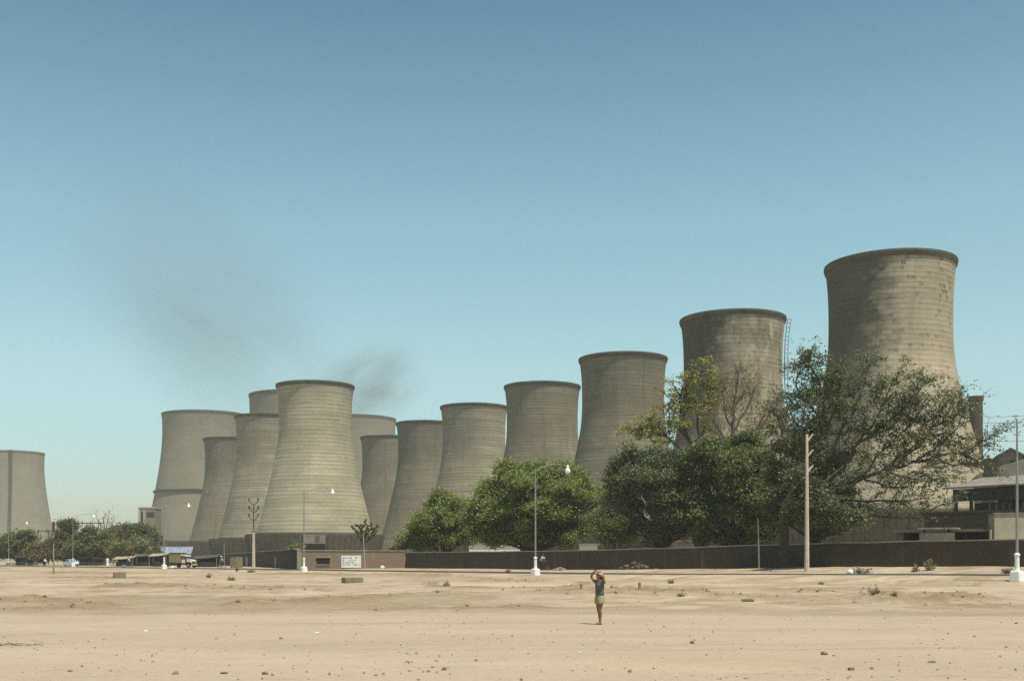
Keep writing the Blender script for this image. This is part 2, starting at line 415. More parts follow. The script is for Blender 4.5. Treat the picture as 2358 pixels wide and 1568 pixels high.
def ridges(x, y):
    """spoil ridges: (soil weight, height, mask)"""
    front = np.where(.77 * x + .63 * y < 57, 1.0, 0.0)
    def one(c, w, seed, lo, x0=-99, x1=99):
        c = c + 1.3 * vnoise(x * .33, x * 0, seed) + .6 * vnoise(x * 1.1, x * 0, seed + 1)
        d = y - c; g = np.exp(-np.where(d < 0, (d / (w * .8)) ** 2, (d / (w * 1.3)) ** 2))
        brk = np.clip(vnoise(x * .21, x * 0, seed + 2) * 3.2 + lo, 0, 1.25) * (.35 + 1.7 * np.abs(vnoise(x * 1.5, y * .8, seed + 3)) + .5 * vnoise(x * 3, y * 1.4, seed + 4))
        return front * g * brk * bumpf(x, x0, x1, 2.5)
    c1 = 51.0 + 8.0 * bumpf(x, -9, 8, 5) + 0.5 * bumpf(x, 10, 40, 4)
    return [(1.0, .26, one(c1, 2.0, 21, .85)), (.9, .2, one(59.0 + 0 * x, 2.0, 31, .5, 10, 40)), (.6, .08, one(46.5 + 0 * x, 1.3, 41, -.1)),
            (.8, .2, one(67.0 - .15 * x, 2.6, 51, .35)), (.75, .2, one(78.0 - .5 * x, 3.2, 61, .3)), (.8, .25, one(94.0 - .7 * x, 5, 81, .3)), (.7, .2, one(56.5 + 0 * x, 1.6, 91, .2, 0, 20)), (.8, .3, one(120.0 - .9 * x, 7, 101, .3))]
def soil(x, y):
    """kinds of soil: brown spoil, pale blown sand, grey trodden ground"""
    b = np.zeros_like(x)
    for w_, amp, m_ in ridges(x, y): b = np.maximum(b, w_ * m_)
    front = np.where(.77 * x + .63 * y < 60, 1.0, 0.0)
    e = np.hypot((x + .4) / 5.2, (y - 76.5) / 9.5) + .12 * vnoise(x * .5, y * .3, 5)     # levelled pad before the middle lamp
    b = np.maximum(b, .8 * np.exp(-((e - 1) / .09) ** 2) * np.where(y < 78, 1, .2))
    p = .8 * (1 - sst((e - .8) / .15))
    p = np.maximum(p, .85 * np.exp(-((y - 76 + vnoise(x * .2, x * 0, 6) * 3) / 2.2) ** 2) * bumpf(x, -60, -24, 3))
    p = np.maximum(p, .7 * np.exp(-((y - 57 - vnoise(x * .25, x * 0, 8) * 3) / 1.6) ** 2) * np.clip(vnoise(x * .15, x * 0, 7) * 4 + .3, 0, 1))
    g = .85 * bumpf(y + 2.0 * vnoise(x * .12, x * 0, 13), 42.5, 58, 2.5) * (1 - sst((x + 5) / 9)) * (.8 + .5 * vnoise(x * .2, y * .3, 14))
    g = np.maximum(g, .5 * bumpf(y + 2.2 * vnoise(x * .15, x * 0, 15), 41.0, 46.0, 1.8) * sst((x + 10) / 8))
    g = np.maximum(g, .3 * bumpf(y + 3 * vnoise(x * .1, x * 0, 16), 31.5, 33.0, 1.2) * np.clip(.5 + 2 * vnoise(x * .12, x * 0, 17), 0, 1))
    for k, (y0, sl) in enumerate(((36.5, .03), (38.0, .03), (26.2, -.05), (27.6, -.05), (45.6, .02))):     # wheel tracks
        g = np.maximum(g, .5 * np.exp(-((y - y0 - sl * x - 1.0 * vnoise(x * .06, x * 0, 60 + k // 2)) / .16) ** 2) * np.clip(.6 + 2 * vnoise(x * .3, x * 0, 66 + k), 0, 1))
    return b, p * front, g
def hz(x, y):
    x = np.asarray(x, float); y = np.asarray(y, float)
    d = 0.77 * x + 0.63 * y; s = -0.63 * x + 0.77 * y
    rz, vz = road_z(s), verge_z(s)
    y0 = 46.0 + 1.5 * vnoise(x * 0.08, y * 0, 3) * 2
    yl = np.maximum((58 - 0.77 * x) / 0.63, y0 + 7)
    a = np.clip((y - y0) / (yl - y0), 0, 1)
    bank = 0.60 * (0.35 * sst(a * 2.2) + 0.65 * a)
    t = (d - 58) / 4.5
    z = np.where(d < 58, np.where(y < y0, 0.0, bank), 0)
    z = np.where((d >= 58) & (d < 62.5), lerp(0.60, rz, sst(t)), z)
    z = np.where((d >= 62.5) & (d < 72.5), rz, z)
    z = np.where((d >= 72.5) & (d < 83), lerp(rz, vz, sst((d - 72.5) / 6)), z)
    z = np.where(d >= 83, vz, z)
    off = np.clip(np.minimum(np.abs(d - 67.5) - 5.2, 8) / 3, 0, 1)     # keep the road bed even
    near = np.clip((d * 0 + y - 8) / 30, 0.25, 1)
    n = 0.07 * vnoise(x * .22, y * .16, 1) + 0.05 * vnoise(x * .6, y * .5, 2) + 0.16 * vnoise(x * .07, y * .05, 9)
    n = n * off * near
    rough = np.clip((y - 36) / 12, 0.15, 1) * np.where(d < 58, 1.0, 0.0)
    n = n + rough * (.075 * vnoise(x * 1.1, y * .7, 201) + .05 * vnoise(x * 2.1, y * 1.3, 202) * np.clip(vnoise(x * .16, y * .16, 203) * 3 + .6, 0, 1.5))
    # low spoil ridges left by grading
    for w_, amp, m_ in ridges(x, y): n = n + m_ * amp
    return z + n
def gz(x, y): return float(hz(np.array([x]), np.array([y]))[0])

def make_ground():
    ys = [-60.0, -20, 0, 6, 9]
    while ys[-1] < 300: ys.append(ys[-1] + max(0.10, min(2.5, ys[-1] ** 2 / 2600 * 0.30)))
    ys += [340, 400, 500, 650, 850, 1200]
    xs = [0.0]
    while xs[-1] < 130: xs.append(xs[-1] + (0.34 if xs[-1] < 46 else 1.0))
    xs += [150, 200, 280, 400, 600, 900]
    xs = [-v for v in xs[:0:-1]] + xs
    xs, ys = np.array(xs), np.array(ys)
    X, Y = np.meshgrid(xs, ys); Z = hz(X, Y)
    nx, ny = len(xs), len(ys)
    V = np.stack([X.ravel(), Y.ravel(), Z.ravel()], 1).astype(np.float32)
    i = np.arange(nx * ny).reshape(ny, nx)
    Q = np.stack([i[:-1, :-1], i[:-1, 1:], i[1:, 1:], i[1:, :-1]], -1).reshape(-1, 4).astype(np.int32)
    me = bpy.data.meshes.new('ground')
    me.vertices.add(len(V)); me.vertices.foreach_set('co', V.ravel())
    me.loops.add(Q.size); me.loops.foreach_set('vertex_index', Q.ravel())
    me.polygons.add(len(Q)); me.polygons.foreach_set('loop_start', np.arange(0, Q.size, 4, dtype=np.int32))
    me.update(calc_edges=True)
    me.polygons.foreach_set('use_smooth', [True] * len(Q))
    sb, sp_, sg = soil(X.ravel(), Y.ravel())
    for nm, arr in (('spoil', sb), ('pale_sand', sp_), ('trodden', sg)):
        at_ = me.attributes.new(nm, 'FLOAT', 'POINT'); at_.data.foreach_set('value', np.clip(arr * (1.9 if nm == 'spoil' else 1.25), 0, 1).astype(np.float32))
    t = NT('sandy_soil')
    def attr(nm):
        a_ = t.new('ShaderNodeAttribute'); a_.attribute_name = nm; return a_.outputs['Fac']
    ob = t.coord()
    sandy, grey, brown, pale = (0.52, 0.416, 0.328), (0.41, 0.332, 0.256), (0.235, 0.165, 0.088), (0.54, 0.44, 0.30)
    c = t.mix(t.ramp(t.noise(t.mapping(ob, scale=(0.05, .13, 1)), 1.0, 6, 0.62), 0.36, 0.66), sandy, grey)
    c = t.mix(t.math('MULTIPLY', t.ramp(t.noise(t.mapping(ob, scale=(0.09, .16, 1), loc=(9, 4, 0)), 1.0, 6, 0.68), 0.56, 0.70), 0.75), c, pale)
    sep = t.new('ShaderNodeSeparateXYZ'); t.link(ob, sep.inputs[0])
    swath = t.ramp(t.noise(t.mapping(ob, scale=(0.014, .20, 1), loc=(1, 3, 0)), 1.0, 5, 0.6, .3), 0.50, 0.64)
    c = t.mix(t.math('MULTIPLY', swath, 0.22), c, (0.31, 0.25, 0.155))
    # dug-over bank: browner soil between the flat and the road
    yy = t.new('ShaderNodeMapRange'); t.link(sep.outputs[1], yy.inputs[0])
    yy.inputs[1].default_value = 38; yy.inputs[2].default_value = 49
    bmask = t.ramp(t.noise(t.mapping(ob, scale=(0.22, .30, 1), loc=(2, 7, 0)), 1.0, 8, 0.74, .9), 0.46, 0.60)
    pmask = t.ramp(t.noise(t.mapping(ob, scale=(0.30, .36, 1), loc=(22, 3, 0)), 1.0, 8, 0.72, .8), 0.50, 0.62)
    c = t.mix(t.math('MULTIPLY', t.math('MULTIPLY', pmask, yy.outputs[0]), 0.8), c, (0.60, 0.49, 0.35))
    c = t.mix(t.math('MULTIPLY', t.math('MULTIPLY', bmask, yy.outputs[0]), 0.85), c, brown)
    zz = t.new('ShaderNodeMapRange'); t.link(sep.outputs[2], zz.inputs[0])
    edge = t.ramp(t.noise(ob, 1.3, 6, .75), .25, .75)
    c = t.mix(t.math('MULTIPLY', attr('pale_sand'), t.math('ADD', .45, t.math('MULTIPLY', edge, .5))), c, (0.58, 0.475, 0.335))
    c = t.mix(t.math('MULTIPLY', attr('trodden'), t.math('ADD', .35, t.math('MULTIPLY', edge, .55))), c, (0.235, 0.192, 0.122))
    c = t.mix(t.math('MULTIPLY', attr('spoil'), t.math('ADD', .35, t.math('MULTIPLY', edge, .75)), True), c, (0.17, 0.115, 0.058))
    fine = t.ramp(t.noise(ob, 5.0, 6, 0.75), 0.3, 0.72)
    c = t.mix(0.30, c, t.mix(fine, brown, pale))
    grit = t.ramp(t.noise(ob, 17.0, 3, 0.8), 0.60, 0.72)
    c = t.mix(t.math('MULTIPLY', grit, 0.6), c, (0.22, 0.165, 0.10))
    mot = t.ramp(t.noise(t.mapping(ob, scale=(.55, .8, 1), loc=(5, 5, 0)), 1.0, 6, 0.72), 0.56, 0.70)
    c = t.mix(t.math('MULTIPLY', mot, 0.5), c, (0.30, 0.235, 0.15))
    t.bump(t.noise(ob, 6.0, 6, 0.75), 0.6, 0.05)
    t.color(c)
    me.materials.append(t.m)
    tag(link(bpy.data.objects.new('ground', me)), 'bare sandy waste ground sloping up to the road', 'ground', kind='structure')

def make_road():
    vs, fs = [], []
    ss = list(np.arange(-30, 420, 2.5))
    for s in ss:
        for d in (63.0, 67.5, 72.0):
            x, y = d * .77 / .9898 - s * .63 / .9898, d * .63 / .9898 + s * .77 / .9898
            vs.append((x, y, gz(x, y) + (0.035 if d == 67.5 else 0.012)))
    n = len(ss)
    for i in range(n - 1):
        for k in range(2):
            a = i * 3 + k; fs.append((a, a + 1, a + 4, a + 3))
    m = MB().add(vs, fs)
    t = NT('asphalt')
    n1 = t.ramp(t.noise(t.coord(), 0.3, 5, .7), .3, .7)
    c = t.mix(n1, (0.045, 0.047, 0.05), (0.075, 0.075, 0.073))
    t.bump(t.noise(t.coord(), 30, 2), .2, .01)
    t.color(c)
    o = m.build('road', t.m)
    tag(o, 'grey asphalt road along the top of the bank', 'road', kind='structure')
make_ground(); make_road()

# ------------------------------------------------------------------ cooling towers
PROF_A = [(1.0, 1.0), (.97, .968), (.93, .948), (.88, .936), (.80, .928), (.72, .935), (.665, .957), (.60, 1.01), (.52, 1.085), (.44, 1.165), (.36, 1.25), (.28, 1.34), (.20, 1.44), (.145, 1.515)]
PROF_1 = [(1.0, 1.0), (.97, .972), (.93, .955), (.88, .944), (.80, .938), (.72, .945), (.665, .968), (.60, 1.02), (.52, 1.11), (.44, 1.21), (.36, 1.315), (.28, 1.43), (.20, 1.55), (.155, 1.62)]
PROF_B = [(1.0, 1.0), (.96, .99), (.90, .983), (.82, .988), (.745, 1.007), (.62, 1.062), (.476, 1.145), (.36, 1.22), (.235, 1.33), (.12, 1.43)]

def smooth_prof(pr, step=0.012):
    fr = np.array([p[0] for p in pr][::-1]); rr = np.array([p[1] for p in pr][::-1])
    q = np.arange(fr[0], 1.0, step); q = np.append(q, 1.0)
    r = np.interp(q, fr, rr)
    for _ in range(14):
        r[1:-1] = (r[:-2] + 2 * r[1:-1] + r[2:]) / 4
    return q, r

def tower(label, px, apex, H, Rr, prof, mat, rimmat, side='left', skirt=True, n=112, far=False, smat='louvre'):
    """px: column of one end of the rim; apex: row of the near edge of the rim"""
    Y = Rr + H * F / (HY - apex)
    c = px
    for _ in range(6):
        tt = (c - CX) / F
        hw = Rr * F * math.sqrt(1 + tt * tt) / Y
        c = px + (hw if side == 'left' else -hw)
    X = wx(c, Y); zg = 0.95
    root = tag(empty('cooling_tower', (X, Y, zg)), label, 'cooling tower', 'cooling towers of the power station')
    q, r = smooth_prof(prof)
    zs = CZ - zg + q * H; rs = r * Rr
    th = 0.35
    # shell with uv in metres
    V, Fc, UV = [], [], []
    nz = len(zs)
    ang0 = -math.pi / 2 + math.pi                    # seam on the far side
    for i in range(nz):
        for k in range(n):
            w = ang0 + 2 * math.pi * k / n
            V.append((rs[i] * math.cos(w), rs[i] * math.sin(w), zs[i]))
    for i in range(nz):
        for k in range(n):
            w = ang0 + 2 * math.pi * k / n
            V.append(((rs[i] - th) * math.cos(w), (rs[i] - th) * math.sin(w), zs[i]))
    o2 = nz * n
    for i in range(nz - 1):
        for k in range(n):
            j = (k + 1) % n
            Fc.append((i * n + k, i * n + j, (i + 1) * n + j, (i + 1) * n + k)); UV.append((k, i, k + 1, i, k + 1, i + 1, k, i + 1))
            Fc.append((o2 + i * n + j, o2 + i * n + k, o2 + (i + 1) * n + k, o2 + (i + 1) * n + j)); UV.append((k + 1, i, k, i, k, i + 1, k + 1, i + 1))
    for k in range(n):
        j = (k + 1) % n
        Fc.append((j, k, o2 + k, o2 + j)); UV.append((k + 1, 0, k, 0, k, 0, k + 1, 0))
        t = (nz - 1) * n
        Fc.append((t + k, t + j, o2 + t + j, o2 + t + k)); UV.append((k, nz - 1, k + 1, nz - 1, k + 1, nz - 1, k, nz - 1))
    me = bpy.data.meshes.new('shell'); me.from_pydata(V, [], Fc)
    ul = me.uv_layers.new(name='UVMap'); arc = 2 * math.pi * Rr * 1.1 / n
    dat = []
    for u in UV:
        for a in range(4): dat += [u[2 * a] * arc, float(zs[u[2 * a + 1]])]
    ul.data.foreach_set('uv', dat)
    me.polygons.foreach_set('use_smooth', [True] * len(me.polygons)); me.update()
    me.materials.append(mat)
    link(bpy.data.objects.new('shell', me), root)
    # rim: a thick ring beam standing proud of the lip
    rh = 0.019 * H; ro = Rr * 1.004; zt = float(zs[-1])
    rb = float(np.interp(1 - rh / H, q, r)) * Rr
    MB().lathe([(rb + .05, zt - rh), (rb + .20, zt - rh + .05), (ro + .16, zt - .3), (ro + .10, zt + .12), (ro - .75, zt + .12), (ro - .8, zt - .6)], n, closed=True).build('rim', rimmat, root, smooth=False)
    if skirt:
        zb = float(zs[0]); r0 = float(rs[0])
        m = MB(); nf = 72
        ra, rbm = r0 * 1.17, r0 * 1.08
        m.lathe([(r0 * .985, zb - .05), (ra, zb + .12), (ra, zb - .3), (rbm, 1.6), (rbm - .4, 1.6), (r0 * .985, zb - .5)], n, closed=True)
        for k in range(nf):                           # upright fins between the slats
            w = 2 * math.pi * k / nf; ca, sa = math.cos(w), math.sin(w)
            m.tube([((rbm + .12) * ca, (rbm + .12) * sa, 1.6), ((ra + .12) * ca, (ra + .12) * sa, zb - .3)], .14, 4)
        m.build('louvre_skirt', M[smat], root)
        MB().lathe([(r0 * 1.2, -1.0), (r0 * 1.2, 2.6), (r0 * 1.2 - .4, 2.6), (r0 * 1.2 - .4, -1.0)], 64, closed=True).build('basin', M['basin'], root)
    root['_r0'] = float(rs[0]); root['_zb'] = float(zs[0])
    return root, (lambda f: float(np.interp(f, q, r)) * Rr), H, zg

T = {}
T[1] = tower('largest cooling tower, left side darkened with painted shade and soot, rising behind the leaning tree', 1896.5, 572.5, 57.1, 12.2, PROF_1, M['tower_a'], M['rim'])
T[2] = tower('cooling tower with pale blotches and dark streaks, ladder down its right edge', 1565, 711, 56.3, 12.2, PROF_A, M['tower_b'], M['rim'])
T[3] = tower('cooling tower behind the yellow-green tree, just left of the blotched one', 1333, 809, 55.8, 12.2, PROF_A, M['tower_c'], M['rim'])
T[4] = tower('plain grey cooling tower standing behind the broad round tree and tall middle lamp', 1161, 877, 55.6, 12.2, PROF_A, M['tower_d'], M['rim'])
T[5] = tower('banded grey cooling tower rising behind the small bushy tree at the wall', 1014, 927, 55.6, 12.2, PROF_A, M['tower_g'], M['rim'])
T[6] = tower('dark grey cooling tower whose foot shows between two trees above the brick wall', 912, 967, 55.6, 12.2, PROF_A, M['tower_c'], M['rim'], smat='basin')
T[7] = tower('narrow-looking cooling tower wedged just right of the pale blockwork tower', 830, 1001, 55.6, 12.2, PROF_A, M['tower_d'], M['rim'])
T[8] = tower('pale blockwork cooling tower fully in view, with a dark hatch under its foot', 636, 875, 56.4, 12.5, PROF_A, M['tower_e'], M['rim'])
T[9] = tower('cooling tower half hidden behind the left side of the pale blockwork tower', 540, 951, 56.4, 12.5, PROF_A, M['tower_g'], M['rim'])
T[10] = tower('short-looking cooling tower in front of the big tower with a ring ledge', 468, 1005, 56.4, 12.5, PROF_A, M['tower_c'], M['rim'])
T[11] = tower('big far cooling tower with a dark ring ledge round its lower half', 373, 943, 90, 25.9, PROF_B, M['tower_f'], M['rim_far'])
T[12] = tower('hazy far cooling tower, only its top left corner showing beside the smoke', 574, 896, 90, 25.6, PROF_B, M['tower_f'], M['rim_far'], skirt=False)
T[13] = tower('hazy far cooling tower showing right of the pale blockwork tower under smoke', 912, 953, 90, 25.6, PROF_B, M['tower_f'], M['rim_far'], side='right', skirt=False)
T[14] = tower('pale far cooling tower with a dark vertical stair line at the left edge', 104, 1036, 90, 23.3, PROF_B, M['tower_f'], M['rim_far'], side='right')

def ring_on(t, frac, name, mat, h=1.5, out=1.1):
    root, rf, H, zg = t; z = CZ - zg + frac * H; r = rf(frac)
    MB().lathe([(r - .2, z - h / 2), (r + out, z - h / 4), (r + out, z + h / 2), (r - .2, z + h / 2)], 96, closed=True).build(name, mat, root)
ring_on(T[11], (HY - 1129) / (HY - 943), 'ring_ledge', M['rim'])

def ladder_on(t, ang, f0, f1, name, mat, gap=1.0, w=.7, rr=.07, rung=1.0, cage=False):
    root, rf, H, zg = t; m = MB()
    fs = np.linspace(f0, f1, 40)
    ca, sa = math.cos(ang), math.sin(ang)
    def p(f, side, g): 
        r = rf(f) + g
        return (r * ca - side * w / 2 * sa, r * sa + side * w / 2 * ca, CZ - zg + f * H)
    for s in (-1, 1): m.tube([p(f, s, gap) for f in fs], rr, 4)
    for s in (-1, 1):
        if cage: m.tube([p(f, s, gap + .75) for f in fs], rr * .7, 4)
    nr = int((f1 - f0) * H / rung)
    for i in range(nr + 1):
        f = f0 + (f1 - f0) * i / nr
        m.tube([p(f, -1, gap), p(f, 1, gap)], rr * .7, 4)
        if cage: m.tube([p(f, 1, gap), p(f, 1, gap + .75)], rr * .6, 4); m.tube([p(f, -1, gap), p(f, -1, gap + .75)], rr * .6, 4)
        if i % 6 == 0: m.tube([p(f, 0, gap), p(f, 0, -.1)], rr * .7, 4)
    m.build(name, mat, root)
ladder_on(T[2], R(-7), .16, 1.0, 'ladder', M['iron'], gap=.55, cage=True, rr=.045)
ladder_on(T[14], R(-74), .12, 1.0, 'access_stair', M['iron'], gap=.8, w=1.7, rr=.55)
# the hatch and its hanging frame under the pale blockwork tower
def hatch(t, px):
    root, rf, H, zg = t; zb = root['_zb']; r0 = root['_r0']
    ang = math.atan2(-1, 0.16)
    ca, sa = math.cos(ang), math.sin(ang); r = r0 * 1.17
    c = (r * ca, r * sa)
    MB().box((c[0] * 1.0, c[1] * 1.0, zb - 1.6), (6.6, 2.2, 2.6), ang + math.pi / 2).box((c[0], c[1], zb - 2.98), (7.2, 2.8, .22), ang + math.pi / 2).build('hatch', M['wall_grey'], root)
    m = MB()
    for dx in (-1.1, 1.0): m.box((c[0] * 1.03 + dx, c[1] * 1.045, zb - 1.6), (1.2, .3, 2.0), ang + math.pi / 2)
    m.build('hatch_opening', M['louvre'], root)
    MB().box((c[0], c[1] + .35, zb - 4.2), (6.0, 2.0, 2.1), ang + math.pi / 2).build('hatch_recess', M['dark'], root)
hatch(T[8], 765)
# ------------------------------------------------------------------ walls
def ds(d, s): return ((.77 * d - .63 * s) / .9898, (.63 * d + .77 * s) / .9898)

def wall_mesh(pts, tops, th, name, mat, parent=None, z0=None, uvs=True):
    """a wall following pts (x, y), each with its own top height, thickness th"""
    V, Fc, U = [], [], []
    L = 0.0; P = [Vector((p[0], p[1], 0)) for p in pts]; n = len(P)
    for i, p in enumerate(P):
        t = (P[min(i + 1, n - 1)] - P[max(i - 1, 0)]).normalized(); q = Vector((-t.y, t.x, 0)) * th / 2
        if i: L += (p - P[i - 1]).length
        zb = gz(p.x, p.y) - 0.4 if z0 is None else z0[i]
        V += [p - q + Vector((0, 0, zb)), p - q + Vector((0, 0, tops[i])), p + q + Vector((0, 0, tops[i])), p + q + Vector((0, 0, zb))]
        U.append((L, zb, tops[i]))
    def quad(a, b, c, d, u): Fc.append((a, b, c, d)); UV.append(u)
    UV = []
    for i in range(n - 1):
        a, b = i * 4, i * 4 + 4; (l0, b0, t0), (l1, b1, t1) = U[i], U[i + 1]
        quad(a, b, b + 1, a + 1, [(l0, b0), (l1, b1), (l1, t1), (l0, t0)])
        quad(a + 1, b + 1, b + 2, a + 2, [(l0, t0), (l1, t1), (l1, t1 + th), (l0, t0 + th)])
        quad(a + 2, b + 2, b + 3, a + 3, [(l0, t0), (l1, t1), (l1, b1), (l0, b0)])
    for a, (l, b, t) in ((0, U[0]), ((n - 1) * 4, U[-1])):
        quad(a, a + 1, a + 2, a + 3, [(0, b), (0, t), (th, t), (th, b)])
    me = bpy.data.meshes.new(name); me.from_pydata([tuple(v) for v in V], [], Fc)
    ul = me.uv_layers.new(name='UVMap'); ul.data.foreach_set('uv', [c for f in UV for p in f for c in p])
    me.update(); me.materials.append(mat)
    o = link(bpy.data.objects.new(name, me), parent)
    import bmesh
    bm = bmesh.new(); bm.from_mesh(me); bmesh.ops.recalc_face_normals(bm, faces=bm.faces); bm.to_mesh(me); bm.free()
    return o

def wall(label, pts, tops, th, mat, cop=(.09, .1), seg=3.0):
    """brick wall with a coping course"""
    P, Tp = [], []
    for i in range(len(pts) - 1):
        L = math.dist(pts[i], pts[i + 1]); k = max(1, int(L / seg))
        for j in range(k):
            P.append((lerp(pts[i][0], pts[i + 1][0], j / k), lerp(pts[i][1], pts[i + 1][1], j / k))); Tp.append(lerp(tops[i], tops[i + 1], j / k) + random.uniform(-.035, .035))
    P.append(pts[-1]); Tp.append(tops[-1])
    o = tag(wall_mesh(P, Tp, th, 'brick_wall', mat), label, 'wall')
    wall_mesh(P, [t + cop[1] for t in Tp], th + cop[0], 'coping', M['coping'], o, z0=[t + .003 for t in Tp])
    return o
sA, sB = 124.0, -6.0
mainpts = [ds(83.5, s) for s in np.linspace(sA, sB, 14)]
maintop = [float(verge_z(s)) + 2.08 for s in np.linspace(sA, sB, 14)]
wall('long dark brick boundary wall running under the trees behind the road', mainpts, maintop, .3, M['brick_dark'])
cornerA = (wx(684, 150), 150.0)
join = (mainpts[0][0] - .2, mainpts[0][1] + .1)
gw = wall('lighter brown brick wall carrying the white painted notice and a dark window', [cornerA, join], [3.3, 3.22], .32, M['brick_lit'], cop=(.16, .1))
gy = math.atan2(join[1] - cornerA[1], join[0] - cornerA[0])
def on_gate(px, py, out):                              # a point on the face of the lighter wall
    t = (px - 684) / (950 - 684)
    x, y = lerp(cornerA[0], join[0], t), lerp(cornerA[1], join[1], t)
    return (x + out * math.sin(gy), y - out * math.cos(gy), wz(py, y))
c = on_gate(749, 1291, .17); MB().box(c, (1.75, .06, .95), gy).build('window', M['dark'], gw)
c = on_gate(749, 1283, .2); MB().box(c, (2.0, .2, .1), gy).build('window_lintel', M['coping'], gw)
c = on_gate(749, 1299.5, .2); MB().box(c, (1.9, .16, .08), gy).build('window_sill', M['coping'], gw)
c = on_gate(690, 1288, .2); MB().box((c[0], c[1], 2.0), (.55, .12, 2.5), gy).build('pier', M['coping'], gw)
# painted notice
c = on_gate(818, 1292.5, .2)
nb = tag(MB().box(c, (2.62, .05, 1.62), gy).build('painted_notice', M['white']), 'white painted notice panel with faded grey lettering on the brown brick wall', 'sign')
t = NT('faded_lettering'); t.color(t.mix(t.ramp(t.noise(t.coord(), 9, 4), .35, .65), (.22, .24, .30), (.5, .5, .52)))
m = MB()
for r in range(4):
    x = -1.15
    while x < 1.05:
        w = random.uniform(.10, .34)
        if random.random() < .78: m.box((c[0] + (x + w / 2) * math.cos(gy) + .04 * math.sin(gy), c[1] + (x + w / 2) * math.sin(gy) - .04 * math.cos(gy), c[2] + .52 - r * .30), (w, .02, random.uniform(.10, .17)), gy)
        x += w + random.uniform(.05, .16)
m.build('lettering', t.m, nb)['kind'] = 'stuff'
c = on_gate(818, 1303.5, .205); MB().box((c[0], c[1], c[2] - .12), (2.6, .03, .16), gy).build('border', M['coping'], nb)
# receding wall on the left of the corner
lw_pts = [cornerA, (wx(564.6, 205), 205.0), (wx(443, 400), 400.0)]
lw = wall('long shaded brick wall running away from the corner to the left', lw_pts, [3.42, 3.32, 3.3], .3, M['brick_dark'], cop=(.5, .12))
def on_left(px, out=.2):
    tt = (px - CX) / F
    (x0, y0), (x1, y1) = (lw_pts[0], lw_pts[1]) if px > 564.6 else (lw_pts[1], lw_pts[2])
    k = (tt * y0 - x0) / ((x1 - x0) - tt * (y1 - y0))
    dx, dy = x1 - x0, y1 - y0; L = math.hypot(dx, dy)
    return (x0 + k * dx - out * dy / L, y0 + k * dy + out * dx / L), math.atan2(dy, dx)
(p, a) = on_left(637); MB().box((p[0], p[1], 1.75), (.9, .05, 1.7), a).build('whitewash_mark', M['wall_pale'], lw)
(p, a) = on_left(571); MB().box((p[0], p[1], 1.75), (3.2, .06, 1.7), a).build('metal_gate', M['blue_sheet'], lw)

# ------------------------------------------------------------------ street lamps
def make_lamp():
    r = empty('street_lamp', (0, 0, 0))
    MB().box((0, 0, .29), (.66, .66, .66), 0, .88, .07).build('base_block', M['white'], r)
    MB().lathe([(.15, .6), (.15, .68), (.125, .72), (.12, 1.42), (.16, 1.45), (.16, 1.53), (.09, 1.58), (.075, 1.6)], 16).build('sleeve', M['white'], r)
    MB().tube([(0, 0, 1.5), (0, 0, 5), (0, 0, 8.95)], [.078, .066, .045], 10).build('pole', M['alum'], r)
    MB().tube([(0, 0, 8.7), (.7, 0, 9.0), (1.5, 0, 9.28), (2.5, 0, 9.40), (3.6, 0, 9.36)], [.035, .032, .03, .028, .026], 8).build('arm', M['alum'], r)
    h = MB().lathe([(.03, 9.40), (.07, 9.38), (.08, 9.2), (.12, 9.12), (.21, 8.98), (.24, 8.84), (.2, 8.72), (.11, 8.64), (.0, 8.62)], 16, c=(3.6, 0, 0)).build('lamp_head', M['opal'], r, True)
    MB().lathe([(.0, 9.47), (.05, 9.46), (.055, 9.38), (.0, 9.37)], 10, c=(3.6, 0, 0)).build('cap', M['iron'], h)
    return r
lamp0 = make_lamp()
LAMPS = [(2342, 62.1, 'tall street lamp on a white block at the right edge, its arm leaving the frame'),
         (1233, 93.6, 'street lamp standing in front of the broad round tree beside the cyclist'),
         (700, 124.5, 'street lamp in front of the pale blockwork tower at the brick corner'),
         (378, 158.0, 'street lamp on a white block in front of the parked lorry'),
         (168, 198.0, 'street lamp rising beside the parked white car, lamp head against the sky'),
         (20, 234.0, 'farthest street lamp, in front of the far tower at the left edge')]
for i, (px, Y, lab) in enumerate(LAMPS):
    o = lamp0 if i == 0 else copy_tree(lamp0)
    x = wx(px, Y); o.location = (x, Y, gz(x, Y) - .06); o.rotation_euler = (0, 0, math.atan2(.63, .77))
    tag(o, lab, 'street lamp', 'street lamps along the road')

# ------------------------------------------------------------------ poles
def at_ground(px, Y, dz=0.0):
    x = wx(px, Y); return (x, Y, gz(x, Y) + dz)
def concrete_pole(px, Y, top):
    b = at_ground(px, Y, -.1); r = tag(empty('utility_pole', b, R(12)), 'tall tapered concrete utility pole with forked arms and a blue band', 'utility pole')
    h = wz(top, Y) - b[2]
    MB().tube([(0, 0, 0), (0, 0, h)], [.205, .105], 8).build('pole', M['polecon'], r)
    for i, f in enumerate((.985, .872, .76)):
        z = h * f - .35
        o = MB().box((.24, 0, z + .26), (.10, .11, .95), 0).build('arm', M['polecon'], r)
        o.data.transform(Matrix.Translation((.22, 0, z + .2)) @ Matrix.Rotation(R(42), 4, 'Y') @ Matrix.Translation((-.24, 0, -z - .26)))
        MB().tube([(.46, 0, z + .44), (.46, 0, z + .62)], [.06, .04], 8).build('insulator', M['iron'], o)
        MB().tube([(-.03, 0, z), (-.30, 0, z + .04)], .03, 6).build('step_iron', M['iron'], r)
    MB().tube([(0, 0, 0), (0, 0, .16)], .165, 12).build('blue_band', plain('blue_paint', (.015, .02, .10)), r).location = (0, 0, 1.85)
    MB().tube([(0, 0, 0), (0, 0, .08)], .145, 12).build('clamp', M['iron'], r).location = (0, 0, 5.75)
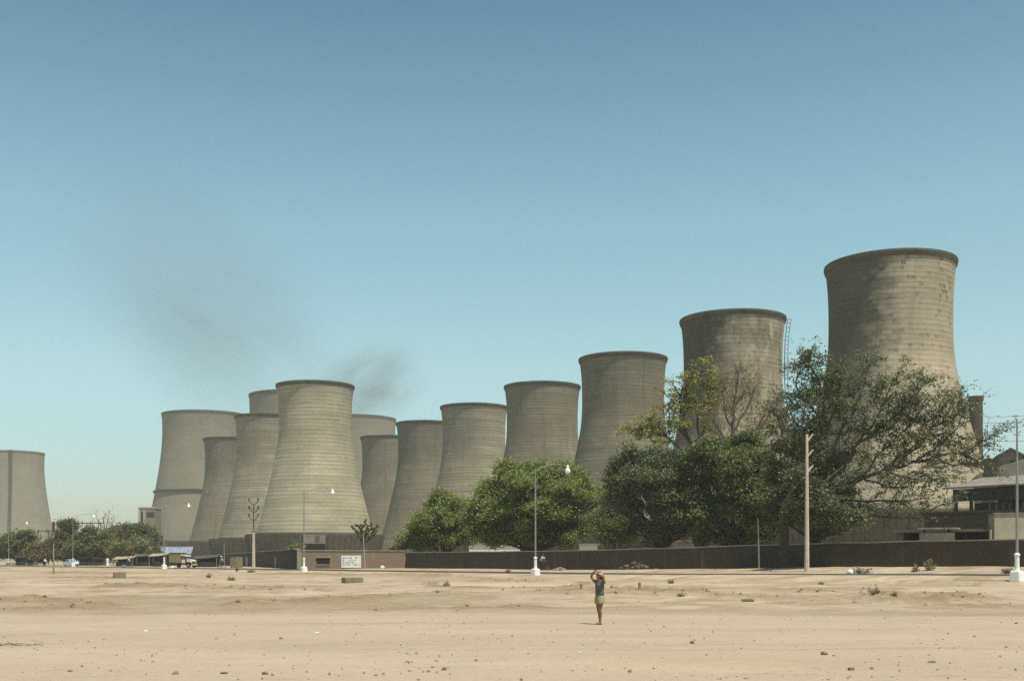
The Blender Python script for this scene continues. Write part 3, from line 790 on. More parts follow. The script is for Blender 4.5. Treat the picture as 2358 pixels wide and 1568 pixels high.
concrete_pole(1858, 90.0, 1000)

def tree_pole(px, Y, top, shaft):
    b = at_ground(px, Y, -.1); r = tag(empty('utility_pole', b), 'slim utility pole carrying three curved pairs of arms before the pale tower', 'utility pole')
    h = wz(top, Y) - b[2]; hs = wz(shaft, Y) - b[2]
    MB().tube([(0, 0, 0), (0, 0, hs)], [.26, .18], 8).build('pole', M['polecon'], r)
    MB().tube([(0, 0, hs - .6), (0, 0, h - .72)], .075, 6).build('mast', M['iron'], r)
    MB().box((0, 0, hs + .05), (.7, .25, .12)).build('crosspiece', M['iron'], r)
    for k in range(3):
        zb = h - .75 - k * 1.12
        u = MB().tube([(-.66, 0, zb + .75), (-.62, 0, zb + .5), (-.38, 0, zb + .22), (0, 0, zb - .05), (.38, 0, zb + .22), (.62, 0, zb + .5), (.66, 0, zb + .75)], .06, 6).build('curved_arm', M['iron'], r)
        for sx in (-1, 1): MB().ell((sx * .66, 0, zb + .8), (.15, .15, .19), 8, 6).build('insulator', M['iron'], u)
tree_pole(584, 163.0, 1150, 1225)

def post(px, Y, top, label, mat, r=.06, lean=0.0, name='post'):
    b = at_ground(px, Y, -.1); h = wz(top, Y) - b[2]
    m = MB().tube([(0, 0, 0), (lean * .5, 0, h * .5), (lean, 0, h)], [r * 1.15, r, r * .85], 8)
    m.lathe([(0, h + .02), (r * 1.3, h + .02), (r * 1.3, h - .06), (0, h - .06)], 8, c=(lean, 0, 0))
    o = m.build(name, mat); o.location = b
    return tag(o, label, 'post')
post(1748, 97.7, 1194, 'thin pale post against the dark wall left of the concrete pole', M['polewood'], .065, -.1)
post(1617, 108.0, 1268, 'short thin dark post against the shaded wall', M['iron'], .05)
post(840.5, 143.5, 1232, 'thin leaning whitish post beside the painted notice', M['wall_pale'], .06, -.22)
post(516.5, 205.0, 1250, 'thin grey post rising behind the rider in a white turban', M['polewood'], .07)
# pole with a dark switch box near the left edge
b = at_ground(123.5, 118.0, -.1); sp = tag(empty('utility_pole', b), 'slim utility pole with dark fittings standing on the sand at far left', 'utility pole')
h = wz(1200, 118.0) - b[2]
MB().tube([(0, 0, 0), (0, 0, h)], [.085, .06], 8).build('pole', M['polewood'], sp)
MB().box((0, -.02, h - .55), (.22, .2, 1.0)).build('switch_box', M['iron'], sp)
MB().box((-.04, -.02, h - 1.95), (.3, .2, .35)).build('fuse_box', M['iron'], sp)

def gantry(px0, px1, Y, row, posts, label):
    x0, x1 = wx(px0, Y), wx(px1, Y); z = wz(row, Y); g = gz(x0, Y)
    r = tag(empty('gantry', (x0, Y, g)), label, 'gantry', 'switchyard gantries behind the trees')
    MB().box(((x1 - x0) / 2, 0, z - g), (x1 - x0, .3, .28)).build('beam', M['iron'], r)
    for px in posts: MB().box((wx(px, Y) - x0, 0, (z - g) / 2), (.24, .24, z - g)).build('post', M['iron'], r)
    n = max(4, int((x1 - x0) / 2.3))
    for i in range(n):
        x = (i + .5) * (x1 - x0) / n
        MB().lathe([(0, -.7), (.22, -.6), (.1, -.4), (.22, -.3), (.1, -.1), (.2, .1), (.1, .3), (.16, .5), (0, .9 if i % 2 else .5)], 8, c=(x, 0, z - g)).build('insulator', M['iron'], r)
    MB().box(((wx(posts[0], Y) + wx(posts[-1], Y)) / 2 - x0, 0, (z - g) * .62), (max(1.0, wx(posts[-1], Y) - wx(posts[0], Y)), .08, .08)).build('wire', M['iron'], r)
gantry(42, 136, 330.0, 1222, (60, 87, 112), 'switchyard gantry crossing the foot of the far tower at left edge')
gantry(160, 238, 345.0, 1204, (163, 200, 232), 'switchyard gantry seen against the sky behind the lamp by the white car')

# ------------------------------------------------------------------ buildings in the yard at the right
AX = math.atan2(-.774, .633)
def slab(mb, x0, x1, y0, y1, z0, z1): return mb.box(((x0 + x1) / 2, (y0 + y1) / 2, (z0 + z1) / 2), (x1 - x0, y1 - y0, z1 - z0))
b = (wx(2194, 125.0), 125.0, 1.3)
sh = tag(empty('open_shed', b, AX), 'large dark open-sided shed under a pale sloping sheet roof', 'shed')
e = 9.84 - 1.3
m = MB(); m.add([(-.6, -.9, e), (26, -.9, e), (26, 7.5, e + 1.5), (-.6, 7.5, e + 1.5), (-.6, -.9, e + .2), (26, -.9, e + .2), (26, 7.5, e + 1.7), (-.6, 7.5, e + 1.7)], [(3, 2, 1, 0), (4, 5, 6, 7), (0, 1, 5, 4), (1, 2, 6, 5), (2, 3, 7, 6), (3, 0, 4, 7)])
m.build('roof', M['roof_grey'], sh)
m = MB(); slab(m, .2, 25.5, -.35, -.15, e - 1.35, e - .01); m.build('fascia', M['shed_dark'], sh)
for x in (.3, 2.1, 6, 10, 14, 18, 22): m = MB(); slab(m, x, x + .3, -.3, 0, -.5, e - 1.36); m.build('post', M['shed_dark'], sh)
m = MB(); slab(m, 1.9, 25.5, 6.2, 6.4, 0, e + 1.1); m.build('back_wall', M['shed_dark'], sh)
m = MB(); slab(m, 2.4, 25.5, .3, .45, 4.2, e - 1.6); m.build('boarding', M['shed_dark'], sh)
m = MB(); slab(m, -.2, 25.5, -.5, -.31, 5.3, 5.75); m.build('floor_beam', M['roof_dark'], sh)
m = MB(); slab(m, -.1, 25.5, .5, .75, -.5, 5.29); m.build('lower_wall', M['wall_grey'], sh)
for i in range(6): m = MB(); slab(m, 4.0 + i * .75, 4.25 + i * .75, .22, .29, 4.4, 6.9); m.build('slat', M['wall_grey'], sh)

b = (wx(2128, 118.0), 118.0, 1.2)
st = tag(empty('store_building', b, AX), 'low dark brick store behind the wall below the open shed', 'store')
m = MB(); slab(m, 0, 15, 0, 4, -.5, 5.6); m.build('wall', plain('dark_store_wall', (.085, .075, .06), var=.35), st)
m = MB(); slab(m, -.3, 15.2, -.35, 4.3, 5.603, 5.8); m.build('roof_slab', M['roof_dark'], st)

b = (wx(2068, 108.0), 108.0, 1.3)
lo = tag(empty('low_shed', b, AX + .25), 'long low lean-to with a pale roof slab and dark open front behind the wall', 'shed')
m = MB(); slab(m, -.4, 9.5, -.5, 3.2, 3.35, 3.6); m.build('roof_slab', M['wall_grey'], lo)
m = MB(); slab(m, 0, 9.2, 2.9, 3.1, -.5, 3.34); m.build('back_wall', M['shed_dark'], lo)
m = MB(); slab(m, -.1, .5, 0, 2.88, -.5, 3.34); m.build('end_wall', M['wall_grey'], lo)
for x in (3.2, 6.1): m = MB(); slab(m, x, x + .2, 0, .2, -.5, 3.34); m.build('post', M['shed_dark'], lo)

b = (wx(2117, 103.0), 103.0, 1.35)
pb = tag(empty('pump_house', b, AX + .45), 'small whitewashed pump house with a flat lid just above the wall', 'pump house')
m = MB(); slab(m, 0, 2.9, 0, 2.2, -.5, 3.15); m.build('wall', M['wall_pale'], pb)
m = MB(); slab(m, -.1, 3.35, -.3, 2.5, 3.45, 3.62); m.build('lid', M['coping'], pb)
for x in (.3, 2.4): m = MB(); slab(m, x, x + .2, .3, .5, 3.153, 3.449); m.build('spacer', M['shed_dark'], pb)

b = (wx(2290, 101.0), 101.0, 1.35)
tk = tag(empty('water_tank', b, AX + .68), 'pale square plastered tank behind the wall beside the right-hand lamp', 'tank')
m = MB(); slab(m, 0, 2.75, 0, 2.6, -.5, 4.75); m.build('wall', M['wall_pale'], tk)
m = MB(); slab(m, -.08, 2.83, -.08, 2.68, 4.753, 4.93); m.build('lid', M['wall_grey'], tk)
MB().tube([(-.35, -.1, -.5), (-.35, -.1, 3.4)], .09, 8).build('standpipe', M['wall_pale'], tk)
MB().tube([(.12, -.15, -.5), (.12, -.15, 2.4)], .06, 8).build('pipe', M['wall_grey'], tk)

b = (wx(2262, 152.0), 152.0, 1.2)
bh = tag(empty('boiler_house', b, R(-18)), 'dark roofed works building with small gabled roof monitors at the right edge', 'building')
m = MB(); slab(m, 0, 24, 0, 14, -.5, 12.0); m.build('wall', M['wall_grey'], bh)
m = MB(); m.prism([(-.6, 11.9), (24.6, 11.9), (24.6, 12.2), (6, 14.6), (-.6, 12.4)], -.7, 14.6); m.build('roof', M['roof_grey'], bh)
def monitor(x, y, w, zb, zt, vent, wm):
    o = MB().prism([(x, zb), (x + w, zb), (x + w, zt), (x + w / 2, zt + w * .28), (x, zt)], y, y + 7).build('roof_monitor', wm, bh)
    k = .25
    MB().prism([(x - k, zt - .1), (x + w / 2, zt + w * .28 + .02), (x + w + k, zt - .1), (x + w + k, zt + .2), (x + w / 2, zt + w * .28 + .35), (x - k, zt + .2)], y - .4, y + 7.4).build('monitor_roof', M['roof_dark'], o)
    if vent: MB().box((x + w * .72, y - .02, zb + 1.15), (w * .4, .1, 1.1)).build('vent', M['dark'], o)
monitor(1.9, -.3, 3.1, 12.4, 14.6, True, M['wall_grey'])
monitor(5.6, 0.4, 4.6, 12.4, 14.9, False, M['shed_dark'])
m = MB(); slab(m, .2, 1.7, -.9, -.05, 6, 14.4); m.build('duct', M['shed_dark'], bh)

# round brick chimney behind the largest tower
b = at_ground(2247, 262.0, -.3); h = wz(913, 262.0) - b[2]
ch = tag(empty('chimney', b), 'dark round brick chimney beside the largest cooling tower', 'chimney')
t = NT('sooty_brick'); n1 = t.ramp(t.noise(t.mapping(t.coord(), scale=(.6, .6, .12)), 1, 5), .3, .7); t.color(t.mix(n1, (.05, .043, .036), (.10, .08, .062)))
MB().lathe([(1.75, 0), (1.5, h - 1.5), (1.5, h - .9)], 28).build('stack', t.m, ch, True)
MB().lathe([(1.4, h - 1.2), (1.72, h - 1.0), (1.72, h), (1.15, h), (1.15, h - 6)], 28).build('rim', t.m, ch)

# overhead wires at the right edge
for k, (ra, rb) in enumerate(((952, 938), (966, 953), (1004, 1000))):
    pts = []
    for i in range(13):
        f = i / 12; Yk = lerp(300, 120, f); pts.append((wx(lerp(2200, 2460, f), Yk), Yk, wz(lerp(ra + 4, rb - 6, f), Yk) - 1.2 * 4 * f * (1 - f)))
    tag(MB().tube(pts, .035, 5).build('overhead_wire', M['iron']), ['topmost overhead wire crossing the sky at the right edge', 'middle overhead wire crossing the sky at the right edge', 'lowest overhead wire crossing the sky at the right edge'][k], 'wire', 'overhead wires')

# ------------------------------------------------------------------ pale buildings glimpsed under the trees
def cottage(px0, px1, Y, top, label, mat):
    x0, x1 = wx(px0, Y), wx(px1, Y); r = tag(empty('yard_building', (x0, Y, .9)), label, 'building'); zt = wz(top, Y) - .9
    m = MB(); slab(m, 0, x1 - x0, 0, 4, -.4, zt); m.build('wall', mat, r)
    m = MB(); slab(m, -.3, x1 - x0 + .3, -.3, 4.3, zt + .003, zt + .18); m.build('roof_slab', M['roof_grey'], r)
    MB().box(((x1 - x0) * .4, -.02, 1.0), (.9, .08, 2.0)).build('door', M['shed_dark'], r)
cottage(1080, 1212, 172.0, 1252, 'whitewashed yard building glimpsed under the broad round tree', M['cloth_white'])
cottage(1338, 1376, 158.0, 1254, 'small whitewashed hut glimpsed right of the middle lamp under the trees', M['cloth_white'])
cottage(1560, 1660, 140.0, 1247, 'brownish yard hut glimpsed in the shade under the dark trees', M['wall_pale'])

# ------------------------------------------------------------------ far left buildings
b = at_ground(319, 620.0, -.2)
fb = tag(empty('office_block', b), 'distant concrete building with a dark window left of the ringed tower', 'building')
hh = wz(1170, 620.0) - b[2]
m = MB(); slab(m, 0, 8.9, 0, 12, 0, hh); m.build('wall', M['wall_grey'], fb)
m = MB(); slab(m, -.3, 9.2, -.3, 12.3, hh + .003, hh + .7); m.build('parapet', M['basin'], fb)
for x in (.3, 2.7): m = MB(); slab(m, x, x + .8, -.35, -.01, 0, hh - .6); m.build('column', M['wall_pale'], fb)
m = MB(); slab(m, 4.6, 8.6, -.1, .1, hh - 5, hh - 2); m.build('window', M['dark'], fb)
m = MB(); slab(m, 1.3, 2.5, -.1, .1, 2, hh - 2); m.build('recess', M['dark'], fb)
b = at_ground(226, 430.0, -.2)
br = tag(empty('barrel_shed', b), 'distant shed with a curved dark roof behind the roadside trees', 'shed')
x1 = wx(356, 430.0) - b[0]; zt = wz(1209, 430.0) - b[2]; ze = wz(1232, 430.0) - b[2]
arc = [(x1 * i / 16, ze + (zt - ze) * math.sin(math.pi * (i / 16) ** .75)) for i in range(17)]
MB().prism(arc + [(x1, ze - .3), (0, ze - .3)], -.4, 12).build('roof', M['roof_dark'], br)
m = MB(); slab(m, .3, x1 - .3, 0, 11.5, 0, ze - .303); m.build('wall', M['wall_grey'], br)
# long corrugated shed behind the stalls
Yc = 268.0; b = at_ground(300, Yc, -.2); x1 = wx(441, Yc) - b[0]
cs = tag(empty('sheet_shed', b), 'long low shed clad in blue-grey corrugated sheets behind the stalls', 'shed')
z0, z1 = wz(1275, Yc) - b[2], wz(1258, Yc) - b[2]
m = MB(); n = int(x1 / .45)
prof = [(x1 * i / n, (.09 if i % 2 else 0)) for i in range(n + 1)]
vs = [(x, y - .1, z0) for x, y in prof] + [(x, y + 1.6, z1) for x, y in prof]
m.add(vs, [(i, i + 1, n + 2 + i, n + 1 + i) for i in range(n)])
m.build('corrugated_roof', M['blue_sheet'], cs, fix=False)
m = MB(); slab(m, .2, x1 - .2, .3, 1.4, 0, z0 - .02); m.build('wall', M['shed_dark'], cs)
for k in range(7): m = MB(); slab(m, .2 + k * x1 / 7.2, .45 + k * x1 / 7.2, .02, .2, 0, z0 - .02); m.build('post', M['polewood'], cs)
# small grey pump room beside it
b = at_ground(538, 300.0, -.2)
# ------------------------------------------------------------------ trees
def leaf_quads(C, size, stretch=1.8, flat=0.55, up=None):
    """loose leaves (pointed quads) round the centres C (n,3)"""
    n = len(C)
    nrm = rng.normal(size=(n, 3)); nrm[:, 2] = np.abs(nrm[:, 2]) + flat
    nrm /= np.linalg.norm(nrm, axis=1, keepdims=True)
    a = rng.normal(size=(n, 3)); a -= nrm * (a * nrm).sum(1, keepdims=True); a /= np.linalg.norm(a, axis=1, keepdims=True)
    b = np.cross(nrm, a)
    L = size * rng.uniform(.6, 1.35, (n, 1)); w = L / stretch
    V = np.empty((n, 4, 3))
    V[:, 0] = C - a * L * .5; V[:, 1] = C + b * w * .5 - a * L * .05; V[:, 2] = C + a * L * .5; V[:, 3] = C - b * w * .5 - a * L * .05
    return V

def clump_leaves(centres, per, rad, flat=.7):
    n = len(centres)
    k = np.maximum(1, rng.poisson(per, n)); idx = np.repeat(np.arange(n), k)
    rr = rad * rng.uniform(.6, 1.4, n)
    off = rng.normal(size=(len(idx), 3)) * .55; off[:, 2] *= flat
    return centres[idx] + off * rr[idx][:, None]

def limb(m, p0, p1, r0, r1, sag=.0, jit=.12, n=6):
    p0, p1 = Vector(p0), Vector(p1); L = (p1 - p0).length
    pts, rad = [], []
    for i in range(n + 1):
        f = i / n
        p = p0.lerp(p1, f)
        if 0 < i < n: p += Vector((random.gauss(0, 1), random.gauss(0, 1), random.gauss(0, .6))) * L * jit * .5
        p.z += sag * L * math.sin(math.pi * f)
        pts.append(p); rad.append(lerp(r0, r1, f))
    m.tube(pts, rad, 6, caps=False)
    return pts

def lobed_tree(name, label, base, lobes, mat, per_lobe=60, per=40, rad=.8, size=.3, trunk_r=.25, fork=.3, group=None, stretch=1.9, bark='bark', twigs=.25, inner=.55, cat='tree'):
    """lobes: (x, y, z, rx, ry, rz) in metres relative to the base"""
    r = tag(empty(name, base), label, cat, group)
    C = []
    m = MB()
    top = np.mean([[l[0], l[1], l[2] - l[5] * .5] for l in lobes], 0)
    fk = Vector((top[0] * .25, top[1] * .25, max(.6, top[2] * fork)))
    limb(m, (0, 0, -.3), fk, trunk_r, trunk_r * .75, n=4, jit=.06)
    vol = np.array([l[3] * l[4] * l[5] for l in lobes]) ** .66; vol /= vol.mean()
    for l, vv in zip(lobes, vol):
        n = int(per_lobe * vv); ns = max(4, int(7 * vv)); rl = np.array(l[3:6])
        d = rng.normal(size=(ns, 3)); d /= np.linalg.norm(d, axis=1, keepdims=True)
        d[:, 2] = np.where((d[:, 2] < -.3) & (rng.random(ns) < .6), -d[:, 2], d[:, 2])
        sub = np.array(l[:3]) + d * rl * rng.uniform(inner, .92, (ns, 1))
        sr = rl.min() * rng.uniform(.28, .52, ns)
        which = rng.integers(0, ns, n)
        e = rng.normal(size=(n, 3)); e /= np.linalg.norm(e, axis=1, keepdims=True)
        e[:, 2] = np.where(e[:, 2] < -.1, -e[:, 2] * .6, e[:, 2])
        c = sub[which] + e * sr[which][:, None] * rng.uniform(.55, 1.1, (n, 1)) * np.array([1.15, 1.15, .8])
        stray = rng.random(n) < .06
        c[stray] += d[which][stray] * rl.min() * .35
        C.append(c)
        hub = Vector(l[:3]) - Vector((0, 0, l[5] * .35))
        pts = limb(m, fk, hub, trunk_r * .55, trunk_r * .2, sag=.05)
        for i in rng.permutation(n)[:max(3, int(n * twigs))]:
            limb(m, pts[random.randint(3, 6)], c[i], trunk_r * .16, trunk_r * .05, n=3, jit=.15)
    C = np.concatenate(C); C[:, 2] = np.maximum(C[:, 2], .25)
    P = clump_leaves(C, per, rad); P[:, 2] = np.maximum(P[:, 2], .1)
    quads_mesh('crown', leaf_quads(P, size, stretch), mat, r)
    m.build('trunk', M[bark], r, smooth=True)
    return r

def px_lobes(basepx, Y, lobes, depth=1.0):
    """lobes measured in the photo (column, row, half width, half height[, dy]) turned into metres about the base"""
    bx = wx(basepx, Y); g = gz(bx, Y); out = []
    for l in lobes:
        dy = l[4] if len(l) > 4 else random.uniform(-.3, .3) * l[2] / F * Y
        out.append((wx(l[0], Y) - bx, dy, wz(l[1], Y) - g, l[2] / F * Y, l[2] / F * Y * depth, l[3] / F * Y))
    return (bx, Y, g), out

def tree_px(name, label, basepx, Y, lobes, mat, depth=1.0, **kw):
    b, lb = px_lobes(basepx, Y, lobes, depth)
    return lobed_tree(name, label, b, lb, mat, **kw)
GW, GL = 'trees behind the boundary wall', 'roadside trees at the left'

tree_px('leafy_tree', 'small dense green tree at the left end of the row behind the wall', 1022, 154,
        [(1035, 1163, 40, 32), (1000, 1185, 34, 34), (1062, 1185, 36, 38), (975, 1222, 38, 34), (1030, 1225, 48, 36), (1075, 1228, 36, 32), (1012, 1152, 22, 18), (950, 1248, 28, 18), (985, 1250, 36, 18), (1040, 1246, 40, 18, -1.5), (1085, 1205, 32, 34), (1010, 1205, 44, 40, -3)],
        M['leaf_round'], per_lobe=105, per=42, rad=.85, size=.33, trunk_r=.26, group=GW)
tree_px('leafy_tree', 'broad round bright green tree behind the middle street lamp', 1215, 142,
        [(1180, 1112, 52, 40), (1268, 1104, 50, 38), (1222, 1100, 40, 34), (1318, 1128, 52, 42), (1130, 1150, 50, 46), (1215, 1165, 66, 54, 1.0), (1300, 1175, 70, 52), (1352, 1172, 44, 44), (1112, 1200, 36, 40), (1165, 1215, 46, 34), (1255, 1212, 50, 32), (1332, 1215, 46, 32), (1290, 1082, 22, 16), (1160, 1082, 24, 14), (1215, 1135, 60, 40, -4.0), (1290, 1150, 56, 40, -3.6), (1150, 1180, 40, 36, -3.0), (1112, 1165, 36, 40), (1100, 1225, 34, 28), (1150, 1238, 44, 20), (1225, 1235, 44, 18, -2), (1300, 1238, 46, 20, -1), (1362, 1215, 40, 34), (1378, 1150, 26, 34), (1240, 1190, 60, 40, -4)],
        M['leaf_round'], per_lobe=125, per=42, rad=.85, size=.32, trunk_r=.36, group=GW)
tree_px('leafy_tree', 'soft pale green weeping tree between the round tree and the dark tree', 1420, 132,
        [(1405, 1205, 34, 36), (1440, 1225, 36, 34), (1380, 1232, 34, 28), (1418, 1180, 26, 28), (1462, 1240, 28, 24), (1395, 1150, 24, 28), (1418, 1150, 22, 24), (1378, 1200, 30, 34), (1410, 1240, 44, 22), (1440, 1195, 24, 30)],
        M['leaf_soft'], per_lobe=60, per=36, rad=.7, size=.26, trunk_r=.16, group=GW, stretch=2.6, inner=.3)
tree_px('leafy_tree', 'dark spreading tree on the left half of the shaded clump', 1530, 122,
        [(1470, 1085, 58, 42), (1530, 1068, 60, 40), (1440, 1130, 42, 46), (1500, 1140, 60, 50), (1565, 1120, 56, 50), (1455, 1180, 40, 40), (1530, 1195, 56, 36), (1590, 1085, 44, 44), (1500, 1110, 54, 40, -3.5), (1560, 1160, 50, 40, -3.5), (1420, 1110, 26, 30), (1545, 1235, 50, 20), (1480, 1225, 44, 26), (1520, 1180, 50, 40, -3.5), (1580, 1210, 44, 34, -2), (1425, 1150, 26, 36)],
        M['leaf_grey'], per_lobe=120, per=40, rad=.8, size=.31, trunk_r=.34, group=GW)
tree_px('leafy_tree', 'dark rounded tree with a brownish tinge in the middle of the shaded clump', 1690, 118,
        [(1640, 1060, 50, 42), (1700, 1040, 58, 42), (1755, 1065, 46, 42), (1640, 1120, 50, 46), (1710, 1115, 66, 54), (1660, 1175, 50, 38), (1730, 1180, 56, 36), (1690, 1090, 60, 46, -3.6), (1760, 1130, 44, 44), (1610, 1200, 40, 28), (1740, 1225, 44, 24), (1680, 1235, 46, 20), (1620, 1230, 44, 22), (1700, 1150, 60, 44, -4), (1650, 1200, 50, 34, -3), (1750, 1195, 50, 34, -3), (1780, 1225, 40, 26)],
        M['leaf_mid'], per_lobe=120, per=40, rad=.8, size=.31, trunk_r=.34, group=GW)
tree_px('leafy_tree', 'bright little sapling growing at the foot of the dark trees on the wall', 1503, 121.5,
        [(1505, 1248, 24, 16), (1520, 1240, 18, 12), (1488, 1254, 14, 10)], M['leaf_round'], per_lobe=26, per=28, rad=.5, size=.26, trunk_r=.07, group=GW)
# knobbly pollarded tree above the notice
def branchy(name, label, basepx, Y, limbs, mat, trunk=None, twig=1.6, every=.9, per=14, rad=.45, size=.26, group=None, bark='bark', leafy=1.0, r0=.3, spread=.9, upb=.5, stretch=1.8, depthj=2.0, fine=2, cat='tree', dense=1):
    """limbs: list of (r_start, r_end, [(col,row[,dy])...], leafiness)"""
    bx = wx(basepx, Y); g = gz(bx, Y)
    r = tag(empty(name, (bx, Y, g)), label, cat, group)
    m = MB(); tips = []
    for lb in limbs:
        ra, rb, pl, lf = lb[:4]
        P = [Vector((wx(p[0], Y) - bx, (p[2] if len(p) > 2 else 0), wz(p[1], Y) - g)) for p in pl]
        # resample with a little wander
        pts = [P[0]]
        for a, b_ in zip(P, P[1:]):
            k = max(2, int((b_ - a).length / .8))
            for i in range(1, k + 1):
                q = a.lerp(b_, i / k)
                if i < k: q += Vector([random.gauss(0, .07 * min(1.5, (b_ - a).length)) for _ in range(3)])
                pts.append(q)
        n = len(pts); m.tube(pts, [lerp(ra, rb, i / (n - 1)) for i in range(n)], 7, caps=False)
        if lf <= 0: continue
        Ltot = sum((b_ - a).length for a, b_ in zip(pts, pts[1:]))
        cnt = int(Ltot / every)
        for c in range(cnt):
            f = .18 + .82 * (c + random.random()) / cnt; i = min(n - 2, int(f * (n - 1)))
            p = pts[i].lerp(pts[i + 1], f * (n - 1) - i); t = (pts[i + 1] - pts[i]).normalized()
            for _ in range(dense):
                d = (t * .7 + Vector((random.gauss(0, spread), random.gauss(0, spread * depthj * .5), random.gauss(0, spread * .7) + upb))).normalized()
                L = twig * random.uniform(.5, 1.4)
                e = p + d * L
                tw = limb(m, p, e, max(.02, rb * .8), .012, n=4, jit=.12, sag=random.uniform(-.08, .06))
                for _ in range(fine):
                    q = tw[random.randint(1, 4)]; d2 = (d + Vector((random.gauss(0, .8), random.gauss(0, .8), random.gauss(0, .6)))).normalized()
                    e2 = q + d2 * L * random.uniform(.3, .7)
                    m.tube([q, q.lerp(e2, .5) + Vector((0, 0, .04)), e2], [.016, .012, .008], 4, caps=False)
                    if random.random() < lf * leafy: tips.append(e2)
                if random.random() < lf * leafy: tips.append(e); tips.append(tw[3])
    if tips:
        Pn = clump_leaves(np.array([tuple(t_) for t_ in tips]), per, rad)
        quads_mesh('crown', leaf_quads(Pn, size, stretch), mat, r)
    m.build('trunk', M[bark], r, smooth=True)
    return r

branchy('pollard_tree', 'small knobbly tree with tufted stubby branches above the brown wall', 838, 178,
    [(.26, .2, [(838, 1275), (839, 1258), (838, 1246)], 0),
     (.16, .06, [(838, 1250), (826, 1238), (818, 1222), (813, 1213)], 1), (.17, .06, [(838, 1246), (834, 1225), (826, 1212), (822, 1208)], 1),
     (.17, .06, [(838, 1248), (842, 1228), (846, 1212), (840, 1202)], 1), (.16, .06, [(839, 1250), (852, 1236), (862, 1220), (868, 1212)], 1),
     (.14, .06, [(842, 1232), (853, 1220), (857, 1206)], 1), (.14, .06, [(846, 1244), (858, 1236), (865, 1228)], 1), (.14, .06, [(836, 1238), (830, 1226), (834, 1216), (832, 1206)], 1)],
    M['leaf_dark'], twig=.4, every=.42, per=13, rad=.24, size=.26, upb=.3, spread=.5, fine=1, group=None)
branchy('yellow_tree', 'sparse yellow-green tree rising behind the dark clump before the blotched tower', 1590, 138,
    [(.34, .26, [(1606, 1300), (1604, 1180), (1600, 1060), (1592, 1030)], 0),
     (.26, .08, [(1594, 1040), (1578, 985), (1566, 935), (1575, 885), (1600, 855)], 1), (.2, .06, [(1592, 1030), (1622, 990), (1630, 930), (1628, 880), (1638, 850)], 1),
     (.17, .04, [(1586, 1045), (1555, 1020), (1535, 1005), (1500, 990), (1466, 988), (1450, 1000)], 1), (.12, .03, [(1535, 1005), (1510, 975), (1490, 965)], .9),
     (.13, .04, [(1572, 960), (1560, 930), (1545, 925), (1535, 950)], .8), (.12, .04, [(1570, 920), (1553, 890), (1545, 875)], .4), (.14, .04, [(1610, 1000), (1600, 940), (1606, 900)], 1),
     (.1, .03, [(1550, 1015), (1528, 1018), (1505, 1030)], .8), (.12, .04, [(1625, 960), (1645, 925), (1650, 890)], .9), (.12, .04, [(1590, 1010), (1560, 985), (1545, 975), (1528, 935)], .8)],
    M['leaf_yellow'], twig=1.5, every=.46, per=19, rad=.60, size=.34, upb=.25, spread=.8, group=GW, fine=2, dense=1)
branchy('bare_tree', 'nearly leafless twiggy grey-brown tree against the blotched tower', 1690, 132,
    [(.3, .22, [(1694, 1300), (1692, 1150), (1688, 1040)], 0),
     (.2, .05, [(1688, 1045), (1686, 985), (1690, 925), (1700, 870), (1694, 852)], 1), (.17, .04, [(1688, 1030), (1668, 1010), (1650, 985), (1640, 950)], 1),
     (.17, .04, [(1686, 1000), (1706, 960), (1728, 925), (1735, 895)], 1), (.17, .04, [(1692, 1020), (1722, 1000), (1752, 985), (1775, 950)], 1),
     (.13, .03, [(1686, 985), (1668, 945), (1664, 905), (1670, 870)], 1), (.13, .03, [(1700, 1020), (1735, 1010), (1765, 1010), (1788, 985)], 1), (.13, .03, [(1690, 940), (1712, 905), (1722, 880)], 1),
     (.12, .03, [(1740, 990), (1760, 955), (1768, 925)], 1), (.12, .03, [(1660, 1000), (1640, 1000), (1622, 985)], .8)],
    M['leaf_dry'], twig=2.0, every=.24, per=4.5, rad=.5, size=.22, upb=.6, spread=.75, group=GW, bark='bark_pale', fine=4)
